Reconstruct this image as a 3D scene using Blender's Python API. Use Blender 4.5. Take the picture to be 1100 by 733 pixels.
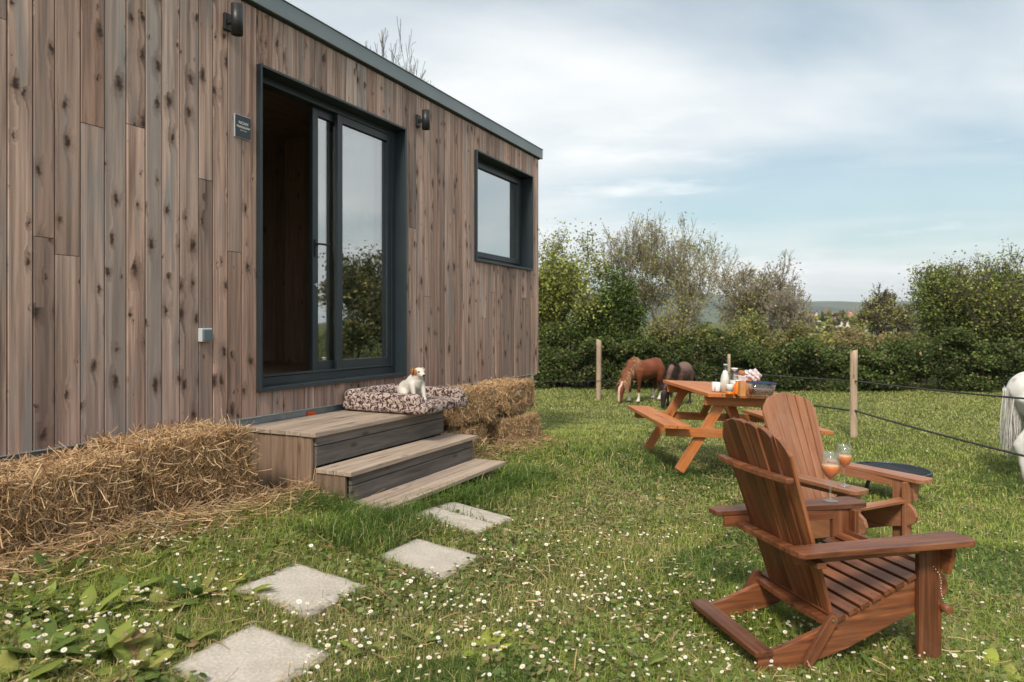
import bpy, bmesh, math, random
import numpy as np
from mathutils import Vector, Matrix, Euler
random.seed(7); RNG = np.random.default_rng(7)
R = math.radians
for o in list(bpy.data.objects): bpy.data.objects.remove(o)
SC = bpy.context.scene
COL = SC.collection

# ------------------------------------------------------------------ camera
EYE = 1.6; F = 733.0; CX = 550.0; HY = 350.0
cam_d = bpy.data.cameras.new('camera'); cam = bpy.data.objects.new('camera', cam_d); COL.objects.link(cam)
cam.location = (0, 0, EYE); cam.rotation_euler = (R(90), 0, 0)
cam_d.sensor_width = 36; cam_d.lens = 36*F/1100; cam_d.shift_y = -(366.5-HY)/1100
cam_d.clip_end = 6000; cam_d.clip_start = .05
cam_d.dof.use_dof = True; cam_d.dof.focus_distance = 4.0; cam_d.dof.aperture_fstop = 3.5
SC.camera = cam

# ------------------------------------------------------------------ sky, sun, exposure
SUN_EL, SUN_AZ = R(46), R(197)         # azimuth measured from +Y towards +X
w = bpy.data.worlds.new('World'); SC.world = w; w.use_nodes = True
nt = w.node_tree; nt.nodes.clear()
def N(nt, t, **k):
    n = nt.nodes.new(t)
    for a, b in k.items(): setattr(n, a, b)
    return n
out = N(nt, 'ShaderNodeOutputWorld'); bg = N(nt, 'ShaderNodeBackground'); bg.inputs[1].default_value = .10
sky = N(nt, 'ShaderNodeTexSky', sky_type='NISHITA'); sky.sun_disc = False
sky.sun_elevation = SUN_EL; sky.sun_rotation = SUN_AZ; sky.air_density = 1.0; sky.dust_density = 2.0; sky.ozone_density = 1.5
tc = N(nt, 'ShaderNodeTexCoord')
sep = N(nt, 'ShaderNodeSeparateXYZ'); nt.links.new(tc.outputs['Generated'], sep.inputs[0])
zz = N(nt, 'ShaderNodeMath', operation='MAXIMUM'); nt.links.new(sep.outputs[2], zz.inputs[0]); zz.inputs[1].default_value = 0.0
za = N(nt, 'ShaderNodeMath', operation='ADD'); nt.links.new(zz.outputs[0], za.inputs[0]); za.inputs[1].default_value = .14
dv = N(nt, 'ShaderNodeVectorMath', operation='DIVIDE'); nt.links.new(tc.outputs['Generated'], dv.inputs[0])
cmb = N(nt, 'ShaderNodeCombineXYZ')
for i in range(3): nt.links.new(za.outputs[0], cmb.inputs[i])
nt.links.new(cmb.outputs[0], dv.inputs[1])
mp = N(nt, 'ShaderNodeMapping'); nt.links.new(dv.outputs[0], mp.inputs[0])
mp.inputs['Scale'].default_value = (.55, .9, .0); mp.inputs['Location'].default_value = (3.1, 1.7, 0); mp.inputs['Rotation'].default_value = (0, 0, R(20))
n1 = N(nt, 'ShaderNodeTexNoise'); nt.links.new(mp.outputs[0], n1.inputs['Vector']); n1.inputs['Scale'].default_value = .8; n1.inputs['Detail'].default_value = 7; n1.inputs['Roughness'].default_value = .5; n1.inputs['Distortion'].default_value = .3
r1 = N(nt, 'ShaderNodeValToRGB'); nt.links.new(n1.outputs[0], r1.inputs[0])
r1.color_ramp.elements[0].position = .34; r1.color_ramp.elements[1].position = .57
n2 = N(nt, 'ShaderNodeTexNoise'); nt.links.new(mp.outputs[0], n2.inputs['Vector']); n2.inputs['Scale'].default_value = 2.2; n2.inputs['Detail'].default_value = 8; n2.inputs['Roughness'].default_value = .55
r2 = N(nt, 'ShaderNodeValToRGB'); nt.links.new(n2.outputs[0], r2.inputs[0])
r2.color_ramp.elements[0].position = .3; r2.color_ramp.elements[0].color = (6.1, 6.45, 6.6, 1)
r2.color_ramp.elements[1].position = .7; r2.color_ramp.elements[1].color = (7.7, 7.75, 7.7, 1)
# thin veil everywhere + cloud cover
veil = N(nt, 'ShaderNodeMapRange'); nt.links.new(r1.outputs[0], veil.inputs[0]); veil.inputs[3].default_value = .28; veil.inputs[4].default_value = .97
# more white near the horizon
hz = N(nt, 'ShaderNodeMapRange'); nt.links.new(sep.outputs[2], hz.inputs[0]); hz.inputs[1].default_value = 0; hz.inputs[2].default_value = .16; hz.inputs[3].default_value = .85; hz.inputs[4].default_value = 0
mx = N(nt, 'ShaderNodeMath', operation='MAXIMUM'); nt.links.new(veil.outputs[0], mx.inputs[0]); nt.links.new(hz.outputs[0], mx.inputs[1])
mixc = N(nt, 'ShaderNodeMix', data_type='RGBA'); nt.links.new(mx.outputs[0], mixc.inputs[0]); tn = N(nt, 'ShaderNodeMix', data_type='RGBA', blend_type='MULTIPLY'); tn.inputs[0].default_value = 1; tn.inputs[7].default_value = (.95, 1.08, .93, 1); nt.links.new(sky.outputs[0], tn.inputs[6]); nt.links.new(tn.outputs[2], mixc.inputs[6]); nt.links.new(r2.outputs[0], mixc.inputs[7])
# small low bright clouds
mp3 = N(nt, 'ShaderNodeMapping'); nt.links.new(tc.outputs['Generated'], mp3.inputs[0]); mp3.inputs['Scale'].default_value = (3, 3, 17); mp3.inputs['Location'].default_value = (2.35, .6, .55)
n3 = N(nt, 'ShaderNodeTexNoise'); nt.links.new(mp3.outputs[0], n3.inputs['Vector']); n3.inputs['Scale'].default_value = 1.0; n3.inputs['Detail'].default_value = 6
r3 = N(nt, 'ShaderNodeValToRGB'); nt.links.new(n3.outputs[0], r3.inputs[0]); r3.color_ramp.elements[0].position = .60; r3.color_ramp.elements[1].position = .72
lowm = N(nt, 'ShaderNodeMapRange'); nt.links.new(sep.outputs[2], lowm.inputs[0]); lowm.inputs[1].default_value = .2; lowm.inputs[2].default_value = .34; lowm.inputs[3].default_value = .8; lowm.inputs[4].default_value = 0
m3 = N(nt, 'ShaderNodeMath', operation='MULTIPLY'); nt.links.new(r3.outputs[0], m3.inputs[0]); nt.links.new(lowm.outputs[0], m3.inputs[1])
mixd = N(nt, 'ShaderNodeMix', data_type='RGBA'); nt.links.new(m3.outputs[0], mixd.inputs[0]); nt.links.new(mixc.outputs[2], mixd.inputs[6]); mixd.inputs[7].default_value = (8.8, 8.7, 8.5, 1)
nt.links.new(mixd.outputs[2], bg.inputs[0]); nt.links.new(bg.outputs[0], out.inputs[0])

sun_d = bpy.data.lights.new('sun', 'SUN'); sun = bpy.data.objects.new('sun', sun_d); COL.objects.link(sun)
sun_d.energy = 2.6; sun_d.angle = R(11); sun_d.color = (1, .91, .78)
sdir = Vector((math.sin(SUN_AZ)*math.cos(SUN_EL), math.cos(SUN_AZ)*math.cos(SUN_EL), math.sin(SUN_EL)))
sun.rotation_euler = (-sdir).to_track_quat('-Z', 'Y').to_euler()
SC.view_settings.view_transform = 'Standard'; SC.view_settings.look = 'None'
SC.view_settings.exposure = 0.55; SC.view_settings.gamma = 1
SC.view_settings.use_curve_mapping = False
SC.cycles.max_bounces = 8; SC.cycles.transparent_max_bounces = 16

# ------------------------------------------------------------------ cabin frame and terrain
DX, DY = .4411, .8975           # along the wall, away from the camera
PX, PY = .8975, -.4411          # out of the wall, towards the garden
WX, WY = -1.737, 4.42
CAB_ROT = math.atan2(DY, DX)
def sq(x, y):
    a = x-WX; b = y-WY
    return a*DX+b*DY, a*PX+b*PY
def wxy(s, q): return WX+s*DX+q*PX, WY+s*DY+q*PY
def sstep(a, b, x):
    t = np.clip((x-a)/(b-a), 0, 1); return t*t*(3-2*t)
def gz(x, y):
    """ground height"""
    x = np.asarray(x, float); y = np.asarray(y, float)
    s, q = sq(x, y)
    D = 1.05+.055*np.clip(s, -3, 5)+.117*(np.clip(q, .6, 4.5)-.6)
    D = D+.065*np.exp(-((x-.93)**2+(y-2.94)**2)/.13)-.03*np.exp(-((x-1.74)**2+(y-3.1)**2)/.10)-.045*np.exp(-((x-2.45)**2+(y-4.3)**2)/.06)+.03*np.exp(-((x-1.70)**2+(y-4.85)**2)/.06)
    t = sstep(7.5, 12, np.hypot(x*.7, y))
    D = D*(1-t)+1.6*t
    far = np.hypot(x, y)
    D = D-np.maximum(far-60, 0)*.005*sstep(60, 200, far)
    bump = .012*np.sin(x*3.1+y*1.7)*np.sin(y*2.3-x*.9)+.006*np.sin(x*9.1+1)*np.sin(y*8.3+2)
    return EYE-D+bump*(1-sstep(10, 20, far))
def ray(px, py): return (px-CX)/F, (HY-py)/F
def ground_at(px, py):
    u, v = ray(px, py); lo, hi = .5, 60.
    f = lambda Y: EYE+v*Y-float(gz(u*Y, Y))
    Y = .8
    while Y < 60 and f(Y) > 0: Y += .05
    lo, hi = Y-.05, Y
    for _ in range(25):
        m = (lo+hi)/2
        if f(m) > 0: lo = m
        else: hi = m
    return u*lo, lo, float(gz(u*lo, lo))
def at_depth(px, py, Y):
    u, v = ray(px, py); return u*Y, Y, EYE+v*Y
def s_at(px, q):
    u = (px-CX)/F; k = u*PX+PY
    z = (q+WX*PX+WY*PY)/k
    return sq(u*z, z)[0], z

# ------------------------------------------------------------------ object helpers
def tag(o, label=None, cat=None, group=None, kind=None):
    if label: o['label'] = label
    if cat: o['category'] = cat
    if group: o['group'] = group
    if kind: o['kind'] = kind
    return o
def thing(name, label, cat, loc=(0, 0, 0), rot=(0, 0, 0), group=None):
    o = bpy.data.objects.new(name, None); COL.objects.link(o); o.empty_display_size = .1
    o.location = loc; o.rotation_euler = rot
    return tag(o, label, cat, group)
def copy_tree(o, parent=None):
    c = o.copy(); COL.objects.link(c); c.parent = parent
    for ch in list(o.children): copy_tree(ch, c)
    return c
def link_mesh(name, me, mat, parent=None, smooth=False, bevel=0):
    o = bpy.data.objects.new(name, me); COL.objects.link(o)
    if mat is not None:
        for m in (mat if isinstance(mat, (list, tuple)) else [mat]): me.materials.append(m)
    if smooth: me.polygons.foreach_set('use_smooth', [True]*len(me.polygons))
    if bevel:
        b = o.modifiers.new('bevel', 'BEVEL'); b.width = bevel; b.segments = 2; b.limit_method = 'ANGLE'; b.angle_limit = R(40)
    if parent is not None: o.parent = parent
    return o
class MB:
    """collects boards / tubes into ONE mesh with a per-point grain coordinate and board random"""
    def __init__(s): s.v = []; s.f = []; s.g = []; s.r = []; s.mi = []; s.sm = []
    def add(s, vs, fs, gs=None, rnd=None, mi=0, smooth=False):
        b = len(s.v); rnd = random.random() if rnd is None else rnd
        s.v += [tuple(v) for v in vs]; s.f += [tuple(i+b for i in f) for f in fs]
        s.g += [tuple(g) for g in (gs if gs is not None else vs)]; s.r += [rnd]*len(vs)
        s.mi += [mi]*len(fs); s.sm += [smooth]*len(fs)
    def box(s, c, size, rot=None, mi=0, rnd=None, taper=None):
        h = [d/2 for d in size]; ax = sorted(range(3), key=lambda i: -size[i])
        vs = []; gs = []
        M = rot.to_matrix() if isinstance(rot, Euler) else rot
        for i in (-1, 1):
            for j in (-1, 1):
                for k in (-1, 1):
                    l = Vector((i*h[0], j*h[1], k*h[2])); gs.append((l[ax[0]], l[ax[1]], l[ax[2]]))
                    if M is not None: l = M @ l
                    vs.append(l+Vector(c))
        s.add(vs, [(0, 1, 3, 2), (4, 6, 7, 5), (0, 4, 5, 1), (2, 3, 7, 6), (0, 2, 6, 4), (1, 5, 7, 3)], gs, rnd, mi)
    def beam(s, a, b, wd, th, up=(0, 0, 1), mi=0, rnd=None):
        """board from a to b; th measured along 'up' side, wd across"""
        a = Vector(a); b = Vector(b); x = (b-a); L = x.length; x.normalize()
        y = Vector(up).cross(x).normalized(); z = x.cross(y)
        M = Matrix((x, y, z)).transposed()
        s.box((a+b)/2, (L, wd, th), M, mi, rnd)
    def prism(s, pts, M, th, mi=0, rnd=None):
        """pts: 2D outline (x,y) ccw in board plane, extruded by th along z; M 4x4"""
        n = len(pts); vs = []; gs = []
        for z in (-th/2, th/2):
            for p in pts: vs.append(M @ Vector((p[0], p[1], z))); gs.append((p[0], p[1], z))
        fs = [tuple(range(n-1, -1, -1)), tuple(range(n, 2*n))]+[(i, (i+1) % n, n+(i+1) % n, n+i) for i in range(n)]
        s.add(vs, fs, gs, rnd, mi)
    def tube(s, pts, rad, seg=10, mi=0, rnd=None, cap=True):
        pts = [Vector(p) for p in pts]; n = len(pts)
        rad = rad if isinstance(rad, (list, tuple)) else [rad]*n
        vs = []; fs = []; gs = []; prev = None; L = 0
        for i, p in enumerate(pts):
            t = (pts[min(i+1, n-1)]-pts[max(i-1, 0)]).normalized()
            u = prev if prev is not None else (Vector((0, 0, 1)) if abs(t.z) < .9 else Vector((1, 0, 0)))
            u = (u-t*u.dot(t)).normalized(); prev = u; v = t.cross(u)
            if i: L += (pts[i]-pts[i-1]).length
            for k in range(seg):
                a = 2*math.pi*k/seg; vs.append(p+(u*math.cos(a)+v*math.sin(a))*rad[i]); gs.append((L, math.cos(a)*rad[i], math.sin(a)*rad[i]))
        for i in range(n-1):
            for k in range(seg):
                fs.append((i*seg+k, i*seg+(k+1) % seg, (i+1)*seg+(k+1) % seg, (i+1)*seg+k))
        s.add(vs, fs, gs, rnd, mi, True)
        if cap:
            b = len(s.v)-len(vs)
            s.f += [tuple(b+k for k in range(seg-1, -1, -1)), tuple(b+(n-1)*seg+k for k in range(seg))]; s.mi += [mi]*2; s.sm += [False]*2
    def lathe(s, prof, c=(0, 0, 0), seg=28, mi=0, close=False):
        vs = []; fs = []; n = len(prof)
        for (r, z) in prof:
            for k in range(seg):
                a = 2*math.pi*k/seg; vs.append((c[0]+r*math.cos(a), c[1]+r*math.sin(a), c[2]+z))
        m = n if close else n-1
        for i in range(m):
            j = (i+1) % n
            for k in range(seg): fs.append((i*seg+k, i*seg+(k+1) % seg, j*seg+(k+1) % seg, j*seg+k))
        s.add(vs, fs, None, None, mi, True)
    def build(s, name, mat, parent=None, bevel=0, smooth=None):
        me = bpy.data.meshes.new(name); me.from_pydata(s.v, [], s.f); me.update()
        a = me.attributes.new('gco', 'FLOAT_VECTOR', 'POINT'); a.data.foreach_set('vector', np.array(s.g, np.float32).ravel())
        a = me.attributes.new('rnd', 'FLOAT', 'POINT'); a.data.foreach_set('value', np.array(s.r, np.float32))
        me.polygons.foreach_set('material_index', s.mi)
        me.polygons.foreach_set('use_smooth', s.sm if smooth is None else [smooth]*len(s.f))
        return link_mesh(name, me, mat, parent, False, bevel)
def fast_mesh(name, V, Fq, mat, parent=None, colors=None, nper=4, smooth=False):
    """V (n,3), Fq (m,nper) numpy; colors (n,3)"""
    me = bpy.data.meshes.new(name); n = len(V); m = len(Fq)
    me.vertices.add(n); me.vertices.foreach_set('co', np.ascontiguousarray(V, np.float32).ravel())
    me.loops.add(m*nper); me.loops.foreach_set('vertex_index', np.ascontiguousarray(Fq, np.int32).ravel())
    me.polygons.add(m); me.polygons.foreach_set('loop_start', np.arange(0, m*nper, nper, dtype=np.int32))
    try: me.polygons.foreach_set('loop_total', np.full(m, nper, np.int32))
    except Exception: pass
    me.update(calc_edges=True)
    if colors is not None:
        a = me.attributes.new('col', 'FLOAT_COLOR', 'POINT'); c = np.ones((n, 4), np.float32); c[:, :3] = colors; a.data.foreach_set('color', c.ravel())
    if smooth: me.polygons.foreach_set('use_smooth', np.ones(m, bool))
    return link_mesh(name, me, mat, parent)

# ------------------------------------------------------------------ materials
def mat(name, col=(.5, .5, .5), rough=.6, metal=0, spec=.5):
    m = bpy.data.materials.new(name); m.use_nodes = True; b = m.node_tree.nodes['Principled BSDF']
    b.inputs['Base Color'].default_value = (*col, 1); b.inputs['Roughness'].default_value = rough; b.inputs['Metallic'].default_value = metal
    b.inputs['Specular IOR Level'].default_value = spec
    return m
def noisy(name, c1, c2, scale=8, rough=.6, metal=0, bump=.1, detail=6, spec=.5, coord='Object', stretch=(1, 1, 1), bdist=.01, rough2=None):
    m = mat(name, c1, rough, metal, spec); t = m.node_tree; b = t.nodes['Principled BSDF']
    tc = N(t, 'ShaderNodeTexCoord'); mp = N(t, 'ShaderNodeMapping'); t.links.new(tc.outputs[coord], mp.inputs[0]); mp.inputs['Scale'].default_value = stretch
    n = N(t, 'ShaderNodeTexNoise'); t.links.new(mp.outputs[0], n.inputs['Vector']); n.inputs['Scale'].default_value = scale; n.inputs['Detail'].default_value = detail
    r = N(t, 'ShaderNodeValToRGB'); t.links.new(n.outputs[0], r.inputs[0])
    r.color_ramp.elements[0].position = .32; r.color_ramp.elements[1].position = .68
    r.color_ramp.elements[0].color = (*c1, 1); r.color_ramp.elements[1].color = (*c2, 1)
    t.links.new(r.outputs[0], b.inputs['Base Color'])
    if rough2 is not None:
        mr = N(t, 'ShaderNodeMapRange'); t.links.new(n.outputs[0], mr.inputs[0]); mr.inputs[3].default_value = rough; mr.inputs[4].default_value = rough2; t.links.new(mr.outputs[0], b.inputs['Roughness'])
    if bump:
        bp = N(t, 'ShaderNodeBump'); bp.inputs['Strength'].default_value = bump; bp.inputs['Distance'].default_value = bdist
        t.links.new(n.outputs[0], bp.inputs['Height']); t.links.new(bp.outputs[0], b.inputs['Normal'])
    return m
def wood(name, dark, mid, light, rough=.5, knots=0.0, gscale=1.0, worn=None, bump=.25, var=.35):
    """boards: reads gco (x along grain) and rnd"""
    m = mat(name, mid, rough); t = m.node_tree; b = t.nodes['Principled BSDF']; L = t.links.new
    g = N(t, 'ShaderNodeAttribute', attribute_name='gco'); r = N(t, 'ShaderNodeAttribute', attribute_name='rnd')
    off = N(t, 'ShaderNodeVectorMath', operation='SCALE'); off.inputs[0].default_value = (37, 91, 53); L(r.outputs['Fac'], off.inputs['Scale'])
    mp = N(t, 'ShaderNodeMapping'); L(g.outputs['Vector'], mp.inputs[0]); mp.inputs['Scale'].default_value = (2.2*gscale, 34*gscale, 34*gscale)
    ad = N(t, 'ShaderNodeVectorMath', operation='ADD'); L(mp.outputs[0], ad.inputs[0]); L(off.outputs[0], ad.inputs[1])
    n1 = N(t, 'ShaderNodeTexNoise'); L(ad.outputs[0], n1.inputs['Vector']); n1.inputs['Scale'].default_value = 1; n1.inputs['Detail'].default_value = 8; n1.inputs['Roughness'].default_value = .6; n1.inputs['Distortion'].default_value = .6
    cr = N(t, 'ShaderNodeValToRGB'); L(n1.outputs[0], cr.inputs[0]); e = cr.color_ramp.elements
    e[0].position = .28; e[0].color = (*dark, 1); e[1].position = .75; e[1].color = (*light, 1); k = e.new(.5); k.color = (*mid, 1)
    n2 = N(t, 'ShaderNodeTexNoise'); L(ad.outputs[0], n2.inputs['Vector']); n2.inputs['Scale'].default_value = 6; n2.inputs['Detail'].default_value = 4
    # per board brightness
    mr = N(t, 'ShaderNodeMapRange'); L(r.outputs['Fac'], mr.inputs[0]); mr.inputs[3].default_value = 1-var*.5; mr.inputs[4].default_value = 1+var*.5
    hs = N(t, 'ShaderNodeHueSaturation'); L(cr.outputs[0], hs.inputs['Color']); L(mr.outputs[0], hs.inputs['Value'])
    col = hs.outputs[0]
    if knots:
        mk = N(t, 'ShaderNodeMapping'); L(g.outputs['Vector'], mk.inputs[0]); mk.inputs['Scale'].default_value = (3.2, 9, 9)
        ak = N(t, 'ShaderNodeVectorMath', operation='ADD'); L(mk.outputs[0], ak.inputs[0]); L(off.outputs[0], ak.inputs[1])
        vo = N(t, 'ShaderNodeTexVoronoi', voronoi_dimensions='3D'); L(ak.outputs[0], vo.inputs['Vector']); vo.inputs['Scale'].default_value = 1
        kr = N(t, 'ShaderNodeValToRGB'); L(vo.outputs['Distance'], kr.inputs[0]); kr.color_ramp.elements[0].position = .07; kr.color_ramp.elements[0].color = (knots,)*3+(1,); kr.color_ramp.elements[1].position = .17; kr.color_ramp.elements[1].color = (0, 0, 0, 1)
        mk2 = N(t, 'ShaderNodeMix', data_type='RGBA'); L(kr.outputs[0], mk2.inputs[0]); L(col, mk2.inputs[6]); mk2.inputs[7].default_value = (dark[0]*.35, dark[1]*.3, dark[2]*.3, 1)
        col = mk2.outputs[2]
    if worn:
        tcw = N(t, 'ShaderNodeTexCoord'); nw = N(t, 'ShaderNodeTexNoise'); L(tcw.outputs['Object'], nw.inputs['Vector']); nw.inputs['Scale'].default_value = 7; nw.inputs['Detail'].default_value = 8; nw.inputs['Roughness'].default_value = .7
        rw = N(t, 'ShaderNodeValToRGB'); L(nw.outputs[0], rw.inputs[0]); rw.color_ramp.elements[0].position = .48; rw.color_ramp.elements[1].position = .72; rw.color_ramp.elements[1].color = (.6, .6, .6, 1)
        mw = N(t, 'ShaderNodeMix', data_type='RGBA'); L(rw.outputs[0], mw.inputs[0]); L(col, mw.inputs[6]); mw.inputs[7].default_value = (*worn, 1)
        col = mw.outputs[2]
    L(col, b.inputs['Base Color'])
    rr = N(t, 'ShaderNodeMapRange'); L(n1.outputs[0], rr.inputs[0]); rr.inputs[3].default_value = rough-.08; rr.inputs[4].default_value = rough+.12; L(rr.outputs[0], b.inputs['Roughness'])
    bp = N(t, 'ShaderNodeBump'); bp.inputs['Strength'].default_value = bump; bp.inputs['Distance'].default_value = .002
    L(n1.outputs[0], bp.inputs['Height']); L(bp.outputs[0], b.inputs['Normal'])
    return m
def leafmat(name, trans=.3, rough=.55, spec=.3, mul=1.0):
    m = bpy.data.materials.new(name); m.use_nodes = True; t = m.node_tree; b = t.nodes['Principled BSDF']; L = t.links.new
    a = N(t, 'ShaderNodeAttribute', attribute_name='col'); L(a.outputs['Color'], b.inputs['Base Color'])
    b.inputs['Roughness'].default_value = rough; b.inputs['Specular IOR Level'].default_value = spec
    tr = N(t, 'ShaderNodeBsdfTranslucent'); L(a.outputs['Color'], tr.inputs[0]); mx = N(t, 'ShaderNodeMixShader'); mx.inputs[0].default_value = trans
    L(b.outputs[0], mx.inputs[1]); L(tr.outputs[0], mx.inputs[2]); L(mx.outputs[0], t.nodes['Material Output'].inputs[0])
    return m
def glassmat(name, ior=1.6, tint=(1, 1, 1), tr=1.0):
    m = bpy.data.materials.new(name); m.use_nodes = True; t = m.node_tree; t.nodes.clear(); L = t.links.new
    o = N(t, 'ShaderNodeOutputMaterial'); ge = N(t, 'ShaderNodeNewGeometry'); dt = N(t, 'ShaderNodeVectorMath', operation='DOT_PRODUCT'); L(ge.outputs['Incoming'], dt.inputs[0]); L(ge.outputs['Normal'], dt.inputs[1])
    ab = N(t, 'ShaderNodeMath', operation='ABSOLUTE'); L(dt.outputs['Value'], ab.inputs[0]); iv = N(t, 'ShaderNodeMath', operation='SUBTRACT'); iv.inputs[0].default_value = 1; L(ab.outputs[0], iv.inputs[1])
    pw = N(t, 'ShaderNodeMath', operation='POWER'); L(iv.outputs[0], pw.inputs[0]); pw.inputs[1].default_value = 5; f0 = ((ior-1)/(ior+1))**2
    f = N(t, 'ShaderNodeMath', operation='MULTIPLY_ADD'); L(pw.outputs[0], f.inputs[0]); f.inputs[1].default_value = 1-f0; f.inputs[2].default_value = f0
    a = N(t, 'ShaderNodeBsdfTransparent'); a.inputs[0].default_value = (*[c*tr for c in tint], 1); g = N(t, 'ShaderNodeBsdfGlossy'); g.inputs['Roughness'].default_value = 0.0
    mx = N(t, 'ShaderNodeMixShader'); L(f.outputs[0], mx.inputs[0]); L(a.outputs[0], mx.inputs[1]); L(g.outputs[0], mx.inputs[2]); L(mx.outputs[0], o.inputs[0])
    return m

def stemware():
    m = glassmat('stem_glass', 1.8, (.97, .985, .98)); t = m.node_tree; o = [n for n in t.nodes if n.type == 'OUTPUT_MATERIAL'][0]; src = o.inputs[0].links[0].from_socket
    d = N(t, 'ShaderNodeBsdfDiffuse'); d.inputs[0].default_value = (.85, .9, .9, 1); x = N(t, 'ShaderNodeMixShader'); x.inputs[0].default_value = .04; t.links.new(src, x.inputs[1]); t.links.new(d.outputs[0], x.inputs[2]); t.links.new(x.outputs[0], o.inputs[0]); return m
def cladding():
    m = mat('larch_cladding', (.3, .22, .18), .7, 0, .25); t = m.node_tree; b = t.nodes['Principled BSDF']; L = t.links.new
    g = N(t, 'ShaderNodeAttribute', attribute_name='gco'); r = N(t, 'ShaderNodeAttribute', attribute_name='rnd')
    off = N(t, 'ShaderNodeVectorMath', operation='SCALE'); off.inputs[0].default_value = (137, 291, 0); L(r.outputs['Fac'], off.inputs['Scale'])
    # knots
    mk = N(t, 'ShaderNodeMapping'); L(g.outputs['Vector'], mk.inputs[0]); mk.inputs['Scale'].default_value = (5.0, 10.5, 0)
    ak = N(t, 'ShaderNodeVectorMath', operation='ADD'); L(mk.outputs[0], ak.inputs[0]); L(off.outputs[0], ak.inputs[1])
    wn = N(t, 'ShaderNodeTexNoise'); L(g.outputs['Vector'], wn.inputs['Vector']); wn.inputs['Scale'].default_value = 28; wn.inputs['Detail'].default_value = 5; wn.inputs['Roughness'].default_value = .65
    wadd = N(t, 'ShaderNodeVectorMath', operation='MULTIPLY_ADD'); L(wn.outputs['Color'], wadd.inputs[0]); wadd.inputs[1].default_value = (.55, .50, 0); L(ak.outputs[0], wadd.inputs[2])
    vo = N(t, 'ShaderNodeTexVoronoi', voronoi_dimensions='2D'); L(wadd.outputs[0], vo.inputs['Vector']); vo.inputs['Scale'].default_value = 1
    sc = N(t, 'ShaderNodeSeparateColor'); L(vo.outputs['Color'], sc.inputs[0])
    # knot size varies, some cells have none
    ks = N(t, 'ShaderNodeMapRange'); L(sc.outputs[0], ks.inputs[0]); ks.inputs[1].default_value = .30; ks.inputs[2].default_value = 1; ks.inputs[3].default_value = .0; ks.inputs[4].default_value = .21
    dd = N(t, 'ShaderNodeMath', operation='DIVIDE'); L(vo.outputs['Distance'], dd.inputs[0]); km = N(t, 'ShaderNodeMath', operation='MAXIMUM'); kp = N(t, 'ShaderNodeMath', operation='POWER'); kq = N(t, 'ShaderNodeMath', operation='MULTIPLY'); L(ks.outputs[0], kq.inputs[0]); kq.inputs[1].default_value = 1/.21; L(kq.outputs[0], kp.inputs[0]); kp.inputs[1].default_value = 1.7
    kc = N(t, 'ShaderNodeTexNoise'); km0 = N(t, 'ShaderNodeMapping'); L(g.outputs['Vector'], km0.inputs[0]); km0.inputs['Scale'].default_value = (1.7, 5, 0); kca = N(t, 'ShaderNodeVectorMath', operation='ADD'); L(km0.outputs[0], kca.inputs[0]); L(off.outputs[0], kca.inputs[1]); L(kca.outputs[0], kc.inputs['Vector']); kc.inputs['Scale'].default_value = 1; kc.inputs['Detail'].default_value = 1
    kcr = N(t, 'ShaderNodeMapRange'); L(kc.outputs[0], kcr.inputs[0]); kcr.inputs[1].default_value = .34; kcr.inputs[2].default_value = .54; kcr.inputs[3].default_value = .12; kcr.inputs[4].default_value = .21
    kz = N(t, 'ShaderNodeMath', operation='MULTIPLY'); L(kp.outputs[0], kz.inputs[0]); L(kcr.outputs[0], kz.inputs[1]); L(kz.outputs[0], km.inputs[0]); km.inputs[1].default_value = .003; L(km.outputs[0], dd.inputs[1])
    kn = N(t, 'ShaderNodeMapRange'); L(dd.outputs[0], kn.inputs[0]); kn.inputs[1].default_value = .4; kn.inputs[2].default_value = 1.25; kn.inputs[3].default_value = 1; kn.inputs[4].default_value = 0
    halo = N(t, 'ShaderNodeMapRange'); L(dd.outputs[0], halo.inputs[0]); halo.inputs[1].default_value = .8; halo.inputs[2].default_value = 4.2; halo.inputs[3].default_value = 1; halo.inputs[4].default_value = 0
    # grain bent around knots
    inv = N(t, 'ShaderNodeMath', operation='MULTIPLY'); L(halo.outputs[0], inv.inputs[0]); inv.inputs[1].default_value = .9
    mg = N(t, 'ShaderNodeMapping'); L(g.outputs['Vector'], mg.inputs[0]); mg.inputs['Scale'].default_value = (.9, 34, 0)
    ag = N(t, 'ShaderNodeVectorMath', operation='ADD'); L(mg.outputs[0], ag.inputs[0]); L(off.outputs[0], ag.inputs[1])
    cb = N(t, 'ShaderNodeCombineXYZ'); L(inv.outputs[0], cb.inputs[1]); ag2 = N(t, 'ShaderNodeVectorMath', operation='ADD'); L(ag.outputs[0], ag2.inputs[0]); L(cb.outputs[0], ag2.inputs[1])
    n1 = N(t, 'ShaderNodeTexNoise'); L(ag2.outputs[0], n1.inputs['Vector']); n1.inputs['Scale'].default_value = 1; n1.inputs['Detail'].default_value = 7; n1.inputs['Roughness'].default_value = .6; n1.inputs['Distortion'].default_value = .5
    cr = N(t, 'ShaderNodeValToRGB'); L(n1.outputs[0], cr.inputs[0]); e = cr.color_ramp.elements
    e[0].position = .25; e[0].color = (.09, .062, .052, 1); e[1].position = .74; e[1].color = (.56, .405, .335, 1); k = e.new(.43); k.color = (.285, .198, .162, 1); k = e.new(.56); k.color = (.43, .298, .243, 1)
    # blue-grey weathering streaks and orange heartwood
    ml = N(t, 'ShaderNodeMapping'); L(g.outputs['Vector'], ml.inputs[0]); ml.inputs['Scale'].default_value = (.9, 11, 0); al = N(t, 'ShaderNodeVectorMath', operation='ADD'); L(ml.outputs[0], al.inputs[0]); L(off.outputs[0], al.inputs[1])
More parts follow.
